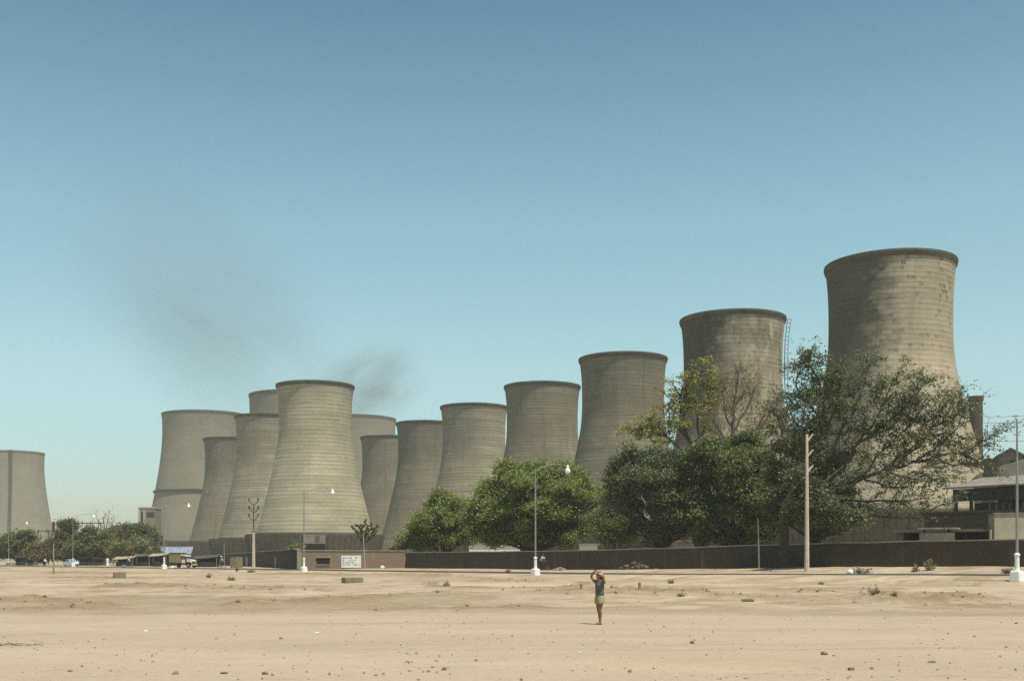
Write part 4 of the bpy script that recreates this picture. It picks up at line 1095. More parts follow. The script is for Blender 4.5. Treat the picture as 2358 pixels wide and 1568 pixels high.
# the big leaning tree
BT = branchy('leaning_tree', 'tall leaning tree with long open branches in front of the largest tower', 1807, 97,
    [(.42, .34, [(1808, 1312), (1806, 1255), (1803, 1200), (1812, 1150)], 0),
     (.30, .18, [(1810, 1165), (1835, 1100), (1868, 1055), (1889, 1027)], .8),
     (.24, .04, [(1806, 1185), (1860, 1160), (1901, 1140), (1981, 1104), (2025, 1088), (2101, 1063), (2154, 1051), (2210, 1043), (2250, 1023), (2292, 1000)], .75),
     (.13, .03, [(2025, 1088), (2070, 1050), (2109, 1023), (2141, 987), (2194, 963), (2215, 940)], .75),
     (.12, .03, [(1949, 1150), (2025, 1152), (2101, 1152), (2130, 1146)], .5), (.11, .03, [(1930, 1165), (1975, 1178), (2057, 1192), (2117, 1192), (2169, 1160), (2200, 1156)], .3),
     (.17, .03, [(1900, 1110), (1941, 1075), (1969, 1027), (2049, 987), (2073, 947), (2089, 907)], .9),
     (.16, .03, [(1889, 1060), (1921, 1030), (1937, 987), (1970, 930), (1993, 880), (2004, 840)], 1),
     (.15, .03, [(1889, 1027), (1895, 970), (1901, 919), (1889, 879), (1870, 850), (1845, 835)], 1),
     (.11, .03, [(1893, 980), (1870, 940), (1845, 915), (1832, 880), (1838, 850)], .9), (.13, .03, [(1905, 1000), (1925, 940), (1935, 890), (1925, 850)], 1),
     (.12, .03, [(1960, 1035), (2010, 980), (2035, 925), (2062, 870)], 1), (.12, .03, [(1990, 1015), (2060, 960), (2110, 910), (2130, 885)], 1), (.11, .03, [(2060, 1075), (2130, 1010), (2165, 950), (2190, 920)], .9),
     (.11, .03, [(1975, 1110), (2030, 1040), (2085, 990), (2130, 935)], .9), (.10, .03, [(2110, 1060), (2170, 1020), (2205, 985), (2225, 925)], .7), (.09, .03, [(2154, 1051), (2195, 1072), (2225, 1068), (2245, 1052)], .7),
     (.09, .03, [(2040, 1085), (2090, 1100), (2135, 1110), (2175, 1100)], .7), (.10, .03, [(1990, 1105), (2040, 1120), (2090, 1122)], .7), (.1, .03, [(2210, 1043), (2250, 1060), (2268, 1085)], .5),
     (.12, .03, [(1835, 1100), (1815, 1040), (1800, 990), (1790, 950)], 1), (.12, .03, [(1868, 1055), (1850, 1000), (1825, 960), (1812, 925)], 1)],
    M['leaf_grey'], twig=1.5, every=.27, per=13.5, rad=.46, size=.24, upb=.35, spread=.75, fine=3, group=None, depthj=2.2)
tree_px('leafy_tree', 'dense dark tree behind the concrete pole, joined to the foot of the leaning tree', 1880, 102,
        [(1820, 1060, 50, 44), (1880, 1090, 60, 52), (1815, 1120, 52, 48), (1900, 1150, 58, 46), (1850, 1170, 60, 44), (1930, 1195, 44, 34), (1960, 1185, 44, 26), (1810, 1190, 44, 36), (1890, 1215, 50, 26), (1790, 1085, 30, 36), (1855, 1110, 60, 50, -3.0), (1840, 1030, 40, 30), (1795, 1140, 40, 44, -9.0), (1838, 1190, 44, 38, -8.6), (1880, 1205, 46, 34, -8.0), (1770, 1200, 34, 34, -7.0), (1865, 990, 40, 40), (1885, 930, 34, 34), (1920, 1060, 44, 36), (1905, 880, 26, 22)],
        M['leaf_dark'], per_lobe=80, per=34, rad=.72, size=.27, trunk_r=.3, group=GW)
# left-hand roadside trees
tree_px('leafy_tree', 'green rounded tree at the left edge behind the kiosk', 40, 262,
        [(25, 1256, 34, 22), (60, 1250, 26, 22), (5, 1262, 26, 20), (50, 1270, 42, 16), (20, 1278, 40, 12), (70, 1262, 24, 20), (30, 1242, 26, 12), (5, 1250, 22, 14)], M['leaf_far'], per_lobe=95, per=34, rad=1.3, size=.55, trunk_r=.3, group=GL)
tree_px('leafy_tree', 'low brownish green tree behind the person in a white shirt', 100, 255,
        [(95, 1270, 30, 16), (125, 1266, 26, 18), (75, 1276, 26, 12), (110, 1280, 40, 12), (90, 1284, 44, 10), (120, 1258, 22, 12)], M['leaf_brown'], per_lobe=95, per=34, rad=1.2, size=.5, trunk_r=.25, group=GL)
tree_px('leafy_tree', 'upright green tree between the slim pole and the lamp by the white car', 150, 258,
        [(152, 1218, 18, 18), (148, 1240, 22, 20), (165, 1226, 12, 16), (155, 1262, 28, 22), (138, 1255, 20, 24), (160, 1210, 14, 12), (150, 1280, 34, 12)], M['leaf_far'], per_lobe=95, per=36, rad=1.0, size=.5, trunk_r=.26, group=GL)
tree_px('leafy_tree', 'dark scrubby tree right of the white car under the distant gantry', 205, 250,
        [(190, 1250, 24, 18), (222, 1240, 28, 22), (205, 1265, 42, 18), (180, 1272, 20, 14), (240, 1262, 30, 22), (215, 1225, 18, 12), (200, 1280, 44, 12), (240, 1280, 40, 12), (178, 1255, 16, 22)], M['leaf_far'], per_lobe=100, per=36, rad=1.1, size=.5, trunk_r=.28, group=GL)
tree_px('leafy_tree', 'large rounded green tree left of the ringed tower above the blue-grey shed', 300, 300,
        [(300, 1232, 40, 22), (335, 1238, 24, 20), (270, 1240, 32, 22), (318, 1250, 40, 18), (350, 1254, 20, 14), (255, 1252, 28, 22), (290, 1222, 30, 12), (325, 1224, 26, 12), (300, 1265, 60, 18)], M['leaf_far'], per_lobe=120, per=38, rad=1.3, size=.6, trunk_r=.4, group=GL)
tree_px('leafy_tree', 'yellowish brown bushy tree in front of the blue-grey shed', 305, 240,
        [(308, 1254, 24, 14), (290, 1262, 26, 14), (330, 1262, 18, 12), (300, 1272, 40, 10), (265, 1268, 22, 14)], M['leaf_dry'], per_lobe=80, per=32, rad=.9, size=.42, trunk_r=.2, group=GL)
tree_px('leafy_tree', 'small dark tree in front of the blue-grey shed near the lorry', 362, 232,
        [(360, 1268, 12, 10), (366, 1276, 14, 9), (354, 1280, 12, 8)], M['leaf_dark'], per_lobe=26, per=26, rad=.6, size=.35, trunk_r=.12, group=GL)
branchy('bare_tree', 'bare upright tree with thin branches against the sky left of the ringed tower', 240, 285,
    [(.3, .08, [(240, 1290), (241, 1240), (240, 1205), (239, 1188)], .6), (.16, .05, [(241, 1240), (228, 1220), (224, 1195)], .6), (.16, .05, [(241, 1236), (254, 1220), (262, 1196)], .6), (.14, .05, [(240, 1225), (247, 1205), (250, 1190)], .6), (.14, .05, [(236, 1235), (214, 1225), (212, 1205)], .6), (.14, .05, [(246, 1240), (268, 1230), (276, 1212)], .5)],
    M['leaf_dry'], twig=1.6, every=.7, per=2.5, rad=.4, size=.3, upb=.9, spread=.5, fine=3, group=GL, bark='bark_pale')
tree_px('bush', 'small bright bush on the yard ground before the pale blockwork tower', 868 - 3, 190,
        [(684, 1258, 14, 8), (672, 1262, 10, 7)], M['leaf_round'], per_lobe=14, per=24, rad=.6, size=.3, trunk_r=.06, cat='bush') if False else None
tree_px('bush', 'light green bush beside the lamp at the brick corner', 684, 178,
        [(684, 1260, 12, 9), (674, 1266, 10, 7), (692, 1268, 9, 6)], M['leaf_soft'], per_lobe=18, per=22, rad=.55, size=.3, trunk_r=.06, cat='bush')
tree_px('bush', 'straggly grey-green bush at the wall left of the small dense tree', 935, 152,
        [(930, 1262, 22, 9), (915, 1266, 14, 6), (950, 1258, 18, 10)], M['leaf_grey'], per_lobe=26, per=26, rad=.6, size=.28, trunk_r=.07, cat='bush')
# small weeds on the sand and the verge
def weed(px, row, Y, hw, h, label, mat, n=30, size=.12):
    bx = wx(px, Y); g = gz(bx, Y); r = tag(empty('weed', (bx, Y, g)), label, 'weed', 'weeds on the sand')
    m = MB(); tips = []
    for k in range(n):
        a = random.uniform(0, 6.28); q = math.sqrt(random.random()) * hw
        p = Vector((q * .35 * math.cos(a), q * .35 * math.sin(a), -.03)); e = Vector((q * math.cos(a), q * math.sin(a), h * random.uniform(.35, 1.05) * (1 - .5 * (q / hw) ** 2)))
        m.tube([p, p.lerp(e, .5) + Vector((0, 0, h * .12)), e], [.012, .009, .005], 4, caps=False)
        for f in (.45, .75, 1): tips.append(p.lerp(e, f))
    quads_mesh('leaves', leaf_quads(clump_leaves(np.array([tuple(t_) for t_ in tips]), 5, .1), size), mat, r)
    m.build('stem', M['bark'], r)
def ground_depth(px, row):
    """depth at which the ground shows at this column and row of the photo"""
    best = None
    for Y in np.arange(20, 260, .1):
        x = wx(px, Y)
        if HY - (gz(x, Y) - CZ) / Y * F <= row: best = Y; break
    return best or 60.0
for px, row, hw, h, lab, mt in (
    (2013, 1368, .36, .42, 'largest grey-green weed clump on the sand below the road at right', 'leaf_grey'),
    (2060, 1373, .12, .14, 'tiny green tuft right of the largest weed clump', 'leaf_soft'),
    (1546, 1343, .26, .38, 'leafy weed on the bank between the person and the concrete pole', 'leaf_grey'),
    (1568, 1373, .18, .22, 'low weed on the sand right of the two small stone posts', 'leaf_grey'),
    (1029, 1349, .26, .36, 'dark green weed on the bank left of the middle lamp', 'leaf_dark'),
    (534, 1336, .34, .5, 'dark weed on the slope below the receding brick wall', 'leaf_dark'),
    (480, 1330, .3, .5, 'small pale weed on the slope left of the slim armed pole', 'leaf_soft'),
    (1720, 1385, .3, .14, 'flat patch of dry weed on the sand right of the person', 'leaf_dry'),
    (1890, 1345, .16, .16, 'low tuft on the bank right of the concrete pole', 'leaf_dry')):
    Y = ground_depth(px, row); weed(px, row, Y, hw, h, lab, M['leaf_weed'], n=int(10 + 26 * hw), size=.085)
for px, Y, hw, h, lab, mt in (
    (2140, 82, .45, 1.0, 'tall straggly weed at the foot of the wall left of the right-hand lamp', 'leaf_grey'),
    (2108, 82, .35, .55, 'lower dull weed beside the tall straggly one at the wall', 'leaf_dry'),
    (1985, 80, .8, .6, 'spreading weed on the verge beside the white stone', 'leaf_grey'),
    (2318, 76, .5, .45, 'dry weed at the wall just left of the right-hand lamp', 'leaf_dry'),
    (1170, 101, .3, .45, 'green tuft at the edge of the road left of the middle lamp', 'leaf_soft'),
    (578, 131, .5, .42, 'weed at the road edge under the slim armed pole', 'leaf_grey'),
    (545, 136, .35, .75, 'upright weed at the road edge left of the slim armed pole', 'leaf_dark')):
    weed(px, 0, Y, hw, h, lab, M['leaf_weed'], n=int(12 + 20 * hw), size=.12)
# ------------------------------------------------------------------ people
def chain(m, pts, rad, n=10):
    m.tube(pts, rad, n)
    for p, r_ in ((pts[0], rad[0]), (pts[-1], rad[-1])): m.ell(p, (r_, r_, r_), n, 7)

def hand(m, wrist, dirv, palm_n, s=1.0, curl=.5, thumb=1):
    """palm, four bent fingers of unequal length and a thumb from the side of the palm"""
    d = Vector(dirv).normalized(); nn = (Vector(palm_n) - d * Vector(palm_n).dot(d)).normalized(); w = d.cross(nn)
    W = Vector(wrist); mid = W + d * .05 * s
    R3 = Matrix((w, nn, d)).transposed()
    m.ell(mid, (.04 * s, .016 * s, .05 * s), 10, 8, R3)
    for i, L in enumerate((.068, .078, .073, .056)):
        b = W + d * .088 * s + w * (-.03 + .02 * i) * s
        p1 = b + (d * math.cos(curl * .6) + nn * math.sin(curl * .6)) * L * .45 * s
        p2 = p1 + (d * math.cos(curl * 1.5) + nn * math.sin(curl * 1.5)) * L * .33 * s
        p3 = p2 + (d * math.cos(curl * 2.2) + nn * math.sin(curl * 2.2)) * L * .25 * s
        m.tube([b - d * .02 * s, p1, p2, p3], [.0095 * s, .009 * s, .008 * s, .0065 * s], 7)
    t0 = W + d * .03 * s + w * thumb * -.034 * s; t1 = t0 + (d * .6 + w * thumb * -.7 + nn * .3) * .035 * s; t2 = t1 + (d * .85 + nn * .4) * .03 * s
    m.tube([t0, t1, t2], [.012 * s, .0105 * s, .008 * s], 7)

def head(m, c, fwd, s=1.0):
    f = Vector(fwd).normalized(); up = Vector((0, 0, 1)); sd = up.cross(f).normalized(); up = f.cross(sd)
    R3 = Matrix((f, sd, up)).transposed(); C = Vector(c)
    m.ell(C + up * .018 * s, (.096 * s, .076 * s, .108 * s), 16, 12, R3)
    m.ell(C - up * .052 * s + f * .03 * s, (.062 * s, .055 * s, .066 * s), 12, 9, R3)      # jaw
    m.ell(C - up * .10 * s + f * .06 * s, (.025 * s, .03 * s, .02 * s), 8, 6, R3)           # chin
    m.tube([C + f * .085 * s + up * .02 * s, C + f * .115 * s - up * .02 * s], [.009 * s, .015 * s], 7)  # nose
    m.ell(C + f * .088 * s - up * .058 * s, (.012 * s, .026 * s, .009 * s), 8, 6, R3)       # mouth
    for k in (-1, 1):
        m.ell(C + sd * .077 * s * k - up * .005 * s, (.022 * s, .01 * s, .034 * s), 8, 6, R3)  # ear
        m.ell(C + f * .082 * s + sd * .034 * s * k + up * .03 * s, (.014 * s, .022 * s, .008 * s), 8, 6, R3)  # brow

def main_person():
    px, Y = 1381, 35.4; x = wx(px, Y)
    r = tag(empty('person', (x, Y, gz(x, Y) + .0), R(216)), 'barefoot person in grey-blue top and khaki shorts standing on the sand, arms raised to head', 'person')
    m = MB()
    for k in (-1, 1):
        dx = .035 * k
        hip, kn, an = (.0, .085 * k, .86), (.022 + dx, .072 * k, .46), (-.012 + dx * 1.5, .062 * k, .085)
        chain(m, [hip, (.012 + dx * .4, .082 * k, .66), kn], [.088, .074, .054])
        chain(m, [kn, (-.012 + dx * 1.2, .07 * k, .33), an], [.053, .054, .034])
        m.ell((-.03 + dx * 1.5, .062 * k, .045), (.042, .034, .046), 10, 7)
        m.tube([(-.03 + dx * 1.5, .062 * k, .042), (.07 + dx * 1.5, .066 * k, .036), (.15 + dx * 1.5, .07 * k, .018), (.185 + dx * 1.5, .07 * k, .014)], [.036, .037, .026, .016], 10)
    m.ell((0, 0, .90), (.105, .155, .13), 16, 10); m.ell((.005, 0, 1.03), (.092, .135, .15), 16, 10); m.ell((.0, 0, 1.2), (.105, .16, .16), 16, 10)
    m.tube([(-.01, -.165, 1.325), (0, 0, 1.34), (-.01, .165, 1.325)], [.058, .075, .058], 10)
    chain(m, [(-.005, 0, 1.33), (.012, 0, 1.45)], [.056, .05])
    head(m, (.035, 0, 1.53), (.97, .05, .12), .98)
    for k in (-1, 1):
        sh, el, wr = (-.01, .18 * k, 1.335), (.10, .29 * k, 1.50), (.15, .125 * k, 1.575 + (.06 if k < 0 else 0))
        chain(m, [sh, (.06, .245 * k, 1.39), el], [.056, .047, .038])
        chain(m, [el, (.14, .22 * k, 1.545), wr], [.04, .035, .025])
        hand(m, wr, (-.12, -.8 * k, .45), (-.9, .0, -.3), 1.0, .5, k)
    fused(m, 'body', M['skin'], r, .0075, 4)
    m = MB()
    m.ell((.002, 0, .97), (.125, .172, .10), 18, 10); m.ell((.006, 0, 1.06), (.118, .162, .17), 18, 10); m.ell((.002, 0, 1.2), (.126, .178, .165), 18, 10)
    m.tube([(-.01, -.17, 1.318), (0, 0, 1.325), (-.01, .17, 1.318)], [.073, .085, .073], 12)
    for k in (-1, 1): m.tube([(-.01, .165 * k, 1.325), (.035, .225 * k, 1.375)], [.074, .064], 12)
    m.lathe([(.0, .885), (.128, .885), (.125, .97), (0, .98)], 20)
    o = fused(m, 'shirt', M['cloth_blue'], r, .011, 3)
    m = MB()
    m.ell((0, 0, .86), (.128, .172, .11), 18, 10)
    for k in (-1, 1): m.tube([(.0, .084 * k, .88), (.012 + .014 * k, .088 * k, .76), (.016 + .02 * k, .09 * k, .655)], [.112, .112, .108], 14)
    fused(m, 'shorts', M['khaki'], r, .011, 3)
    m = MB()
    m.ell((.012, 0, 1.578), (.108, .09, .092), 16, 10); m.ell((-.035, 0, 1.50), (.072, .088, .12), 14, 9); m.ell((-.05, 0, 1.39), (.052, .085, .12), 14, 9)
    for k in (-1, 1): m.tube([(-.01, .082 * k, 1.55), (-.012, .09 * k, 1.45), (-.02, .08 * k, 1.34)], [.03, .032, .02], 8)
    fused(m, 'hair', M['hair'], r, .010, 2)
    m = MB(); m.lathe([(.088, -.022), (.108, -.02), (.110, .018), (.09, .022)], 20, c=(.02, 0, 1.595), closed=True)
    m.build('headband', M['white'], r)
main_person()

def small_person(name, label, px, Y, shirt, trousers, h=1.65, rz=0.0, robe=False, turban=None, stride=.1, arms='down', foot=None, group=None):
    x = wx(px, Y); r = tag(empty(name, (x, Y, gz(x, Y) if foot is None else foot), rz, h / 1.65), label, 'person', group)
    m = MB()
    for k in (-1, 1):
        hip, kn, an = (0, .09 * k, .85), (stride * k * .6 + .02, .085 * k, .46), (stride * k, .08 * k, .08)
        chain(m, [hip, kn], [.085, .056], 8); chain(m, [kn, an], [.055, .036], 8)
        m.tube([(stride * k - .05, .08 * k, .045), (stride * k + .17, .085 * k, .03)], [.04, .028], 8)
    m.ell((0, 0, .95), (.11, .155, .17), 12, 8); m.ell((0, 0, 1.2), (.115, .17, .18), 12, 8)
    m.tube([(0, -.17, 1.34), (0, 0, 1.36), (0, .17, 1.34)], [.055, .07, .055], 8)
    chain(m, [(0, 0, 1.34), (.01, 0, 1.46)], [.055, .05], 8); head(m, (.02, 0, 1.55), (1, 0, 0), .95)
    for k in (-1, 1):
        if arms == 'down': el, wr = (-.02 - stride * k * .4, .23 * k, 1.07), (.06 - stride * k, .23 * k, .83)
        else: el, wr = (.16, .24 * k, 1.12), (.36, .2 * k, 1.05)
        chain(m, [(0, .19 * k, 1.34), el], [.052, .042], 8); chain(m, [el, wr], [.042, .027], 8)
        hand(m, wr, Vector(wr) - Vector(el), (1, 0, .1), 1.0, .6, k)
    fused(m, 'body', M['skin_dark'], r, .016, 2)
    m = MB()
    m.ell((0, 0, 1.0), (.14, .18, .17), 12, 8); m.ell((0, 0, 1.2), (.138, .192, .19), 12, 8); m.tube([(0, -.17, 1.34), (0, 0, 1.35), (0, .17, 1.34)], [.07, .08, .07], 8)
    for k in (-1, 1): 
        el = (-.02 - stride * k * .4, .23 * k, 1.07) if arms == 'down' else (.16, .24 * k, 1.12)
        m.tube([(0, .18 * k, 1.34), el], [.07, .062], 8)
    if robe: m.lathe([(.0, .12), (.26, .12), (.2, .7), (.15, 1.05), (0, 1.1)], 14)
    fused(m, 'robe' if robe else 'shirt', shirt, r, .02, 2)
    if not robe:
        m = MB(); m.ell((0, 0, .88), (.13, .17, .12), 12, 8)
        for k in (-1, 1): m.tube([(0, .09 * k, .86), (stride * k * .6 + .02, .088 * k, .47), (stride * k, .08 * k, .14)], [.105, .08, .062], 10)
        fused(m, 'trousers', trousers, r, .02, 2)
    m = MB()
    if turban is not None:
        m.ell((.0, 0, 1.64), (.14, .135, .085), 14, 8); m.ell((-.02, 0, 1.68), (.1, .1, .07), 12, 7); fused(m, 'turban', turban, r, .018, 1)
    else:
        m.ell((-.012, 0, 1.60), (.105, .088, .085), 12, 8); fused(m, 'hair', M['shed_dark'], r, .014, 1)
    return r
small_person('person', 'person in a white shirt standing by the roadside below the brownish green tree', 104, 229, M['cloth_white'], M['cloth_dark'], 1.62, R(-60), stride=.12)
small_person('person', 'person in a long white robe standing at the roadside under the trees', 247.5, 206, M['cloth_white'], M['cloth_white'], 1.78, R(-80), robe=True)

def bicycle(label, px, Y, rz, foot=None):
    x = wx(px, Y); r = tag(empty('bicycle', (x, Y, (gz(x, Y) if foot is None else foot)), rz), label, 'bicycle')
    for i, bx in enumerate((-.52, .54)):
        w = MB(); n = 26
        w.tube([(bx + .33 * math.cos(a), 0, .345 + .33 * math.sin(a)) for a in np.linspace(0, 2 * math.pi, n + 1)], .021, 6).build('draft', M['tyre'], r)
        ob = [c for c in bpy.data.objects if c.name.startswith('draft')][-1]; ob.name = 'wheel'; ob.data.name = 'wheel'
        s = MB()
        for a in np.linspace(0, math.pi, 9)[:-1]: s.tube([(bx - .31 * math.cos(a), 0, .345 - .31 * math.sin(a)), (bx + .31 * math.cos(a), 0, .345 + .31 * math.sin(a))], .004, 4)
        s.lathe([(0, -.04), (.03, -.04), (.03, .04), (0, .04)], 8)
        s.build('spokes', M['alum'], ob)
    f = MB(); bb = (-.06, 0, .30); st = (-.18, 0, .86); hd = (.36, 0, .80)
    for a, b_, q in (((-.52, 0, .345), bb, .012), ((-.52, 0, .345), st, .011), (bb, st, .017), (st, (.37, 0, .86), .016), (bb, (.39, 0, .68), .018), ((.34, 0, .95), (.42, 0, .6), .018), ((.42, 0, .6), (.54, 0, .345), .013)): f.tube([a, b_], q, 6)
    f.build('frame', M['cloth_dark'], r)
    MB().tube([(.30, -.27, .97), (.33, -.14, 1.0), (.34, 0, .98), (.33, .14, 1.0), (.30, .27, .97)], .013, 6).build('handlebar', M['alum'], r)
    MB().ell((-.2, 0, .9), (.13, .075, .035), 10, 6).build('saddle', M['cloth_dark'], r)
    MB().tube([(-.06, -.12, .14), (-.06, -.06, .22), (-.06, .06, .38), (-.06, .12, .46)], .012, 6).build('pedal', M['alum'], r)
    return r

def rider(label, px, Y, rz, shirt, trousers, turban=None, foot=None):
    x = wx(px, Y); r = tag(empty('person', (x, Y, (gz(x, Y) if foot is None else foot)), rz), label, 'person')
    m = MB()
    hp, sh = Vector((-.17, 0, .99)), Vector((.06, 0, 1.43))
    for k in (-1, 1):
        kn = (.2, .1 * k, .66 + .14 * k); an = (-.03, .11 * k, .36 + .15 * k - .06)
        chain(m, [(hp.x, .09 * k, hp.z), kn], [.085, .057], 8); chain(m, [kn, an], [.055, .035], 8)
        m.tube([(an[0] - .04, .11 * k, an[2] - .05), (an[0] + .17, .11 * k, an[2] - .07)], [.038, .026], 8)
        el, wr = (.22, .25 * k, 1.2), (.29, .22 * k, 1.03)
        chain(m, [(sh.x, .18 * k, sh.z), el], [.052, .042], 8); chain(m, [el, wr], [.04, .027], 8)
        hand(m, wr, (.25, 0, -.4), (.9, 0, .3), 1.0, 1.0, k)
    m.ell(hp, (.12, .16, .13), 12, 8); m.ell(hp.lerp(sh, .5), (.11, .155, .2), 12, 8); m.ell(hp.lerp(sh, .8), (.115, .17, .16), 12, 8)
    m.tube([sh + Vector((0, -.17, 0)), sh + Vector((0, .17, 0))], .06, 8)
    chain(m, [sh, sh + Vector((.05, 0, .12))], [.055, .05], 8); head(m, sh + Vector((.08, 0, .22)), (1, 0, -.05), .95)
    fused(m, 'body', M['skin_dark'], r, .016, 2)
    m = MB(); m.ell(hp.lerp(sh, .3), (.135, .175, .2), 12, 8); m.ell(hp.lerp(sh, .75), (.135, .19, .19), 12, 8); m.tube([sh + Vector((0, -.17, -.01)), sh + Vector((0, .17, -.01))], .077, 8)
    for k in (-1, 1): m.tube([(sh.x, .18 * k, sh.z), (.2, .245 * k, 1.22)], [.07, .06], 8)
    fused(m, 'shirt', shirt, r, .02, 2)
    m = MB(); m.ell(hp, (.135, .175, .12), 12, 8)
    for k in (-1, 1): m.tube([(hp.x, .09 * k, hp.z), (.2, .1 * k, .66 + .14 * k), (.0, .11 * k, .40 + .15 * k)], [.102, .078, .06], 10)
    fused(m, 'trousers', trousers, r, .02, 2)
    m = MB(); hc = sh + Vector((.08, 0, .22))
    if turban is not None: m.ell(hc + Vector((-.02, 0, .09)), (.15, .14, .10), 14, 8); fused(m, 'turban', turban, r, .018, 1)
    else: m.ell(hc + Vector((-.03, 0, .045)), (.105, .088, .085), 12, 8); fused(m, 'hair', M['shed_dark'], r, .014, 1)
    return r
bicycle('dark bicycle ridden past the wall beside the middle lamp', 1250, 118.0, R(-35))
rider('cyclist in a pale green shirt riding past the wall beside the middle lamp', 1248.5, 118.0, R(-35), M['cloth_green'], M['cloth_dark'])
bicycle('bicycle ridden by the person in pale pink near the stalls', 297, 196.0, R(-150))
rider('rider in a pale pink shirt on a bicycle in front of the stalls', 297, 196.0, R(-150), M['cloth_pink'], M['cloth_dark'])
bicycle('bicycle ridden by the man in a white turban left of the slim armed pole', 511, 170.0, R(-125))
rider('rider in a white turban and pale blue shirt left of the slim armed pole', 511, 170.0, R(-125), M['cloth_green'], M['cloth_dark'], turban=M['cloth_white'])

# ------------------------------------------------------------------ vehicles
def wheel(parent, x, y, rr, w):
    o = MB().lathe([(rr * .55, -w / 2), (rr * .95, -w / 2), (rr, -w * .3), (rr, w * .3), (rr * .95, w / 2), (rr * .55, w / 2)], 20, closed=True).build('wheel', M['tyre'], parent)
    h = MB().lathe([(0, -w * .35), (rr * .54, -w * .4), (rr * .54, w * .4), (0, w * .35)], 16).build('rim', M['alum'], o)
    o.rotation_euler = (R(90), 0, 0); o.location = (x, y, rr)
    return o
def lorry():
    px, Y = 388, 181.0; x = wx(px, Y); r = tag(empty('lorry', (x, Y, gz(x, Y)), R(-16)), 'old lorry with a tan canvas-covered box and a cream bonnet parked facing right', 'lorry')
    MB().box((1.15, 1.05, .62), (4.0, .9, .18)).build('chassis', M['iron'], r)
    b = MB().box((1.05, .95, 1.52), (2.1, 1.8, 1.55), 0, 1, .06).build('cargo_box', M['canvas'], r)
    MB().box((1.05, .95, 2.34), (2.2, 1.9, .08)).build('box_rim', M['shed_dark'], b)
    for k in range(4): MB().box((.2 + k * .57, .03, 1.52), (.05, .05, 1.4)).build('rib', plain('canvas_rib', (.24, .18, .10)), b) if k else None
    cab = MB().prism([(2.2, .62), (3.1, .62), (3.1, 1.12), (2.98, 1.3), (2.9, 1.86), (2.25, 1.92), (2.2, 1.8)], .15, 1.75).build('cab', M['cloth_dark'], r)
    MB().prism([(2.12, 1.9), (2.95, 1.84), (3.05, 1.82), (3.05, 1.9), (2.9, 1.98), (2.2, 2.02)], .08, 1.82).build('cab_roof', M['cream'], cab)
    MB().add([(2.93, .22, 1.83), (2.93, 1.68, 1.83), (3.02, 1.68, 1.34), (3.02, .22, 1.34)], [(0, 1, 2, 3)]).build('windscreen', M['glass'], cab)
    MB().box((2.6, .13, 1.55), (.5, .03, .42)).build('side_window', M['glass'], cab)
    MB().box((2.62, .135, 1.02), (.62, .03, .55)).build('door', M['cream'], cab)
    bn = MB().prism([(3.1, .9), (3.95, .9), (4.02, 1.08), (3.9, 1.25), (3.1, 1.34)], .3, 1.6).build('bonnet', M['cream'], r)
    MB().prism([(3.1, .5), (3.98, .5), (4.0, .9), (3.1, .9)], .4, 1.5).build('grille', M['iron'], r)
    for y in (.32, 1.58):
        MB().ell((3.95, y, .82), (.08, .12, .12), 10, 7).build('headlight', M['opal'], r)
        MB().prism([(3.05, .62), (3.2, .86), (3.6, .92), (3.98, .8), (4.05, .62), (3.9, .72), (3.6, .8), (3.25, .76)], y - .17, y + .17).build('mudguard', M['cloth_dark'], r)
    MB().box((4.1, .95, .48), (.1, 1.7, .14)).build('bumper', M['cream'], r)
    for xx, yy in ((.75, .12), (.75, 1.78), (3.55, .14), (3.55, 1.76)): wheel(r, xx, yy, .38, .22)
lorry()
def car():
    px, Y = 145, 226.0; x = wx(px, Y); r = tag(empty('parked_car', (x, Y, gz(x, Y) - .02), R(-38)), 'small old white car parked under the trees beside a street lamp', 'car')
    paint = plain('white_car_paint', (.66, .68, .68), rough=.3, var=.05, spec=.5)
    m = MB(); m.prism([(0, .28), (0, .72), (.12, .86), (.75, .92), (2.6, .92), (3.55, .82), (3.72, .66), (3.75, .3)], 0, 1.45); m.build('body', paint, r)
    cb = MB().prism([(.55, .923), (.95, 1.38), (2.05, 1.40), (2.62, .923)], .08, 1.37).build('cabin', paint, r)
    for y in (.06, 1.39):
        for a, b_ in ((.8, 1.42), (1.55, 2.3)):
            MB().prism([(a, .97), (a + .12 if a < 1 else a, 1.32), (b_ - .3 if b_ > 2 else b_, 1.32), (b_, .97)], y - .01, y + .01).build('window', M['glass'], cb)
    MB().add([(2.60, .16, .96), (2.60, 1.29, .96), (2.10, 1.25, 1.37), (2.10, .2, 1.37)], [(0, 1, 2, 3)]).build('windscreen', M['glass'], cb)
    for y in (.22, 1.23): MB().ell((3.72, y, .64), (.05, .1, .1), 10, 7).build('headlight', M['opal'], r)
    MB().box((3.8, .725, .42), (.08, 1.4, .1)).build('bumper', M['alum'], r)
    MB().box((-.04, .725, .42), (.08, 1.4, .1)).build('bumper', M['alum'], r)
    for xx, yy in ((.75, .1), (.75, 1.35), (3.0, .1), (3.0, 1.35)): wheel(r, xx, yy, .3, .17)
car()

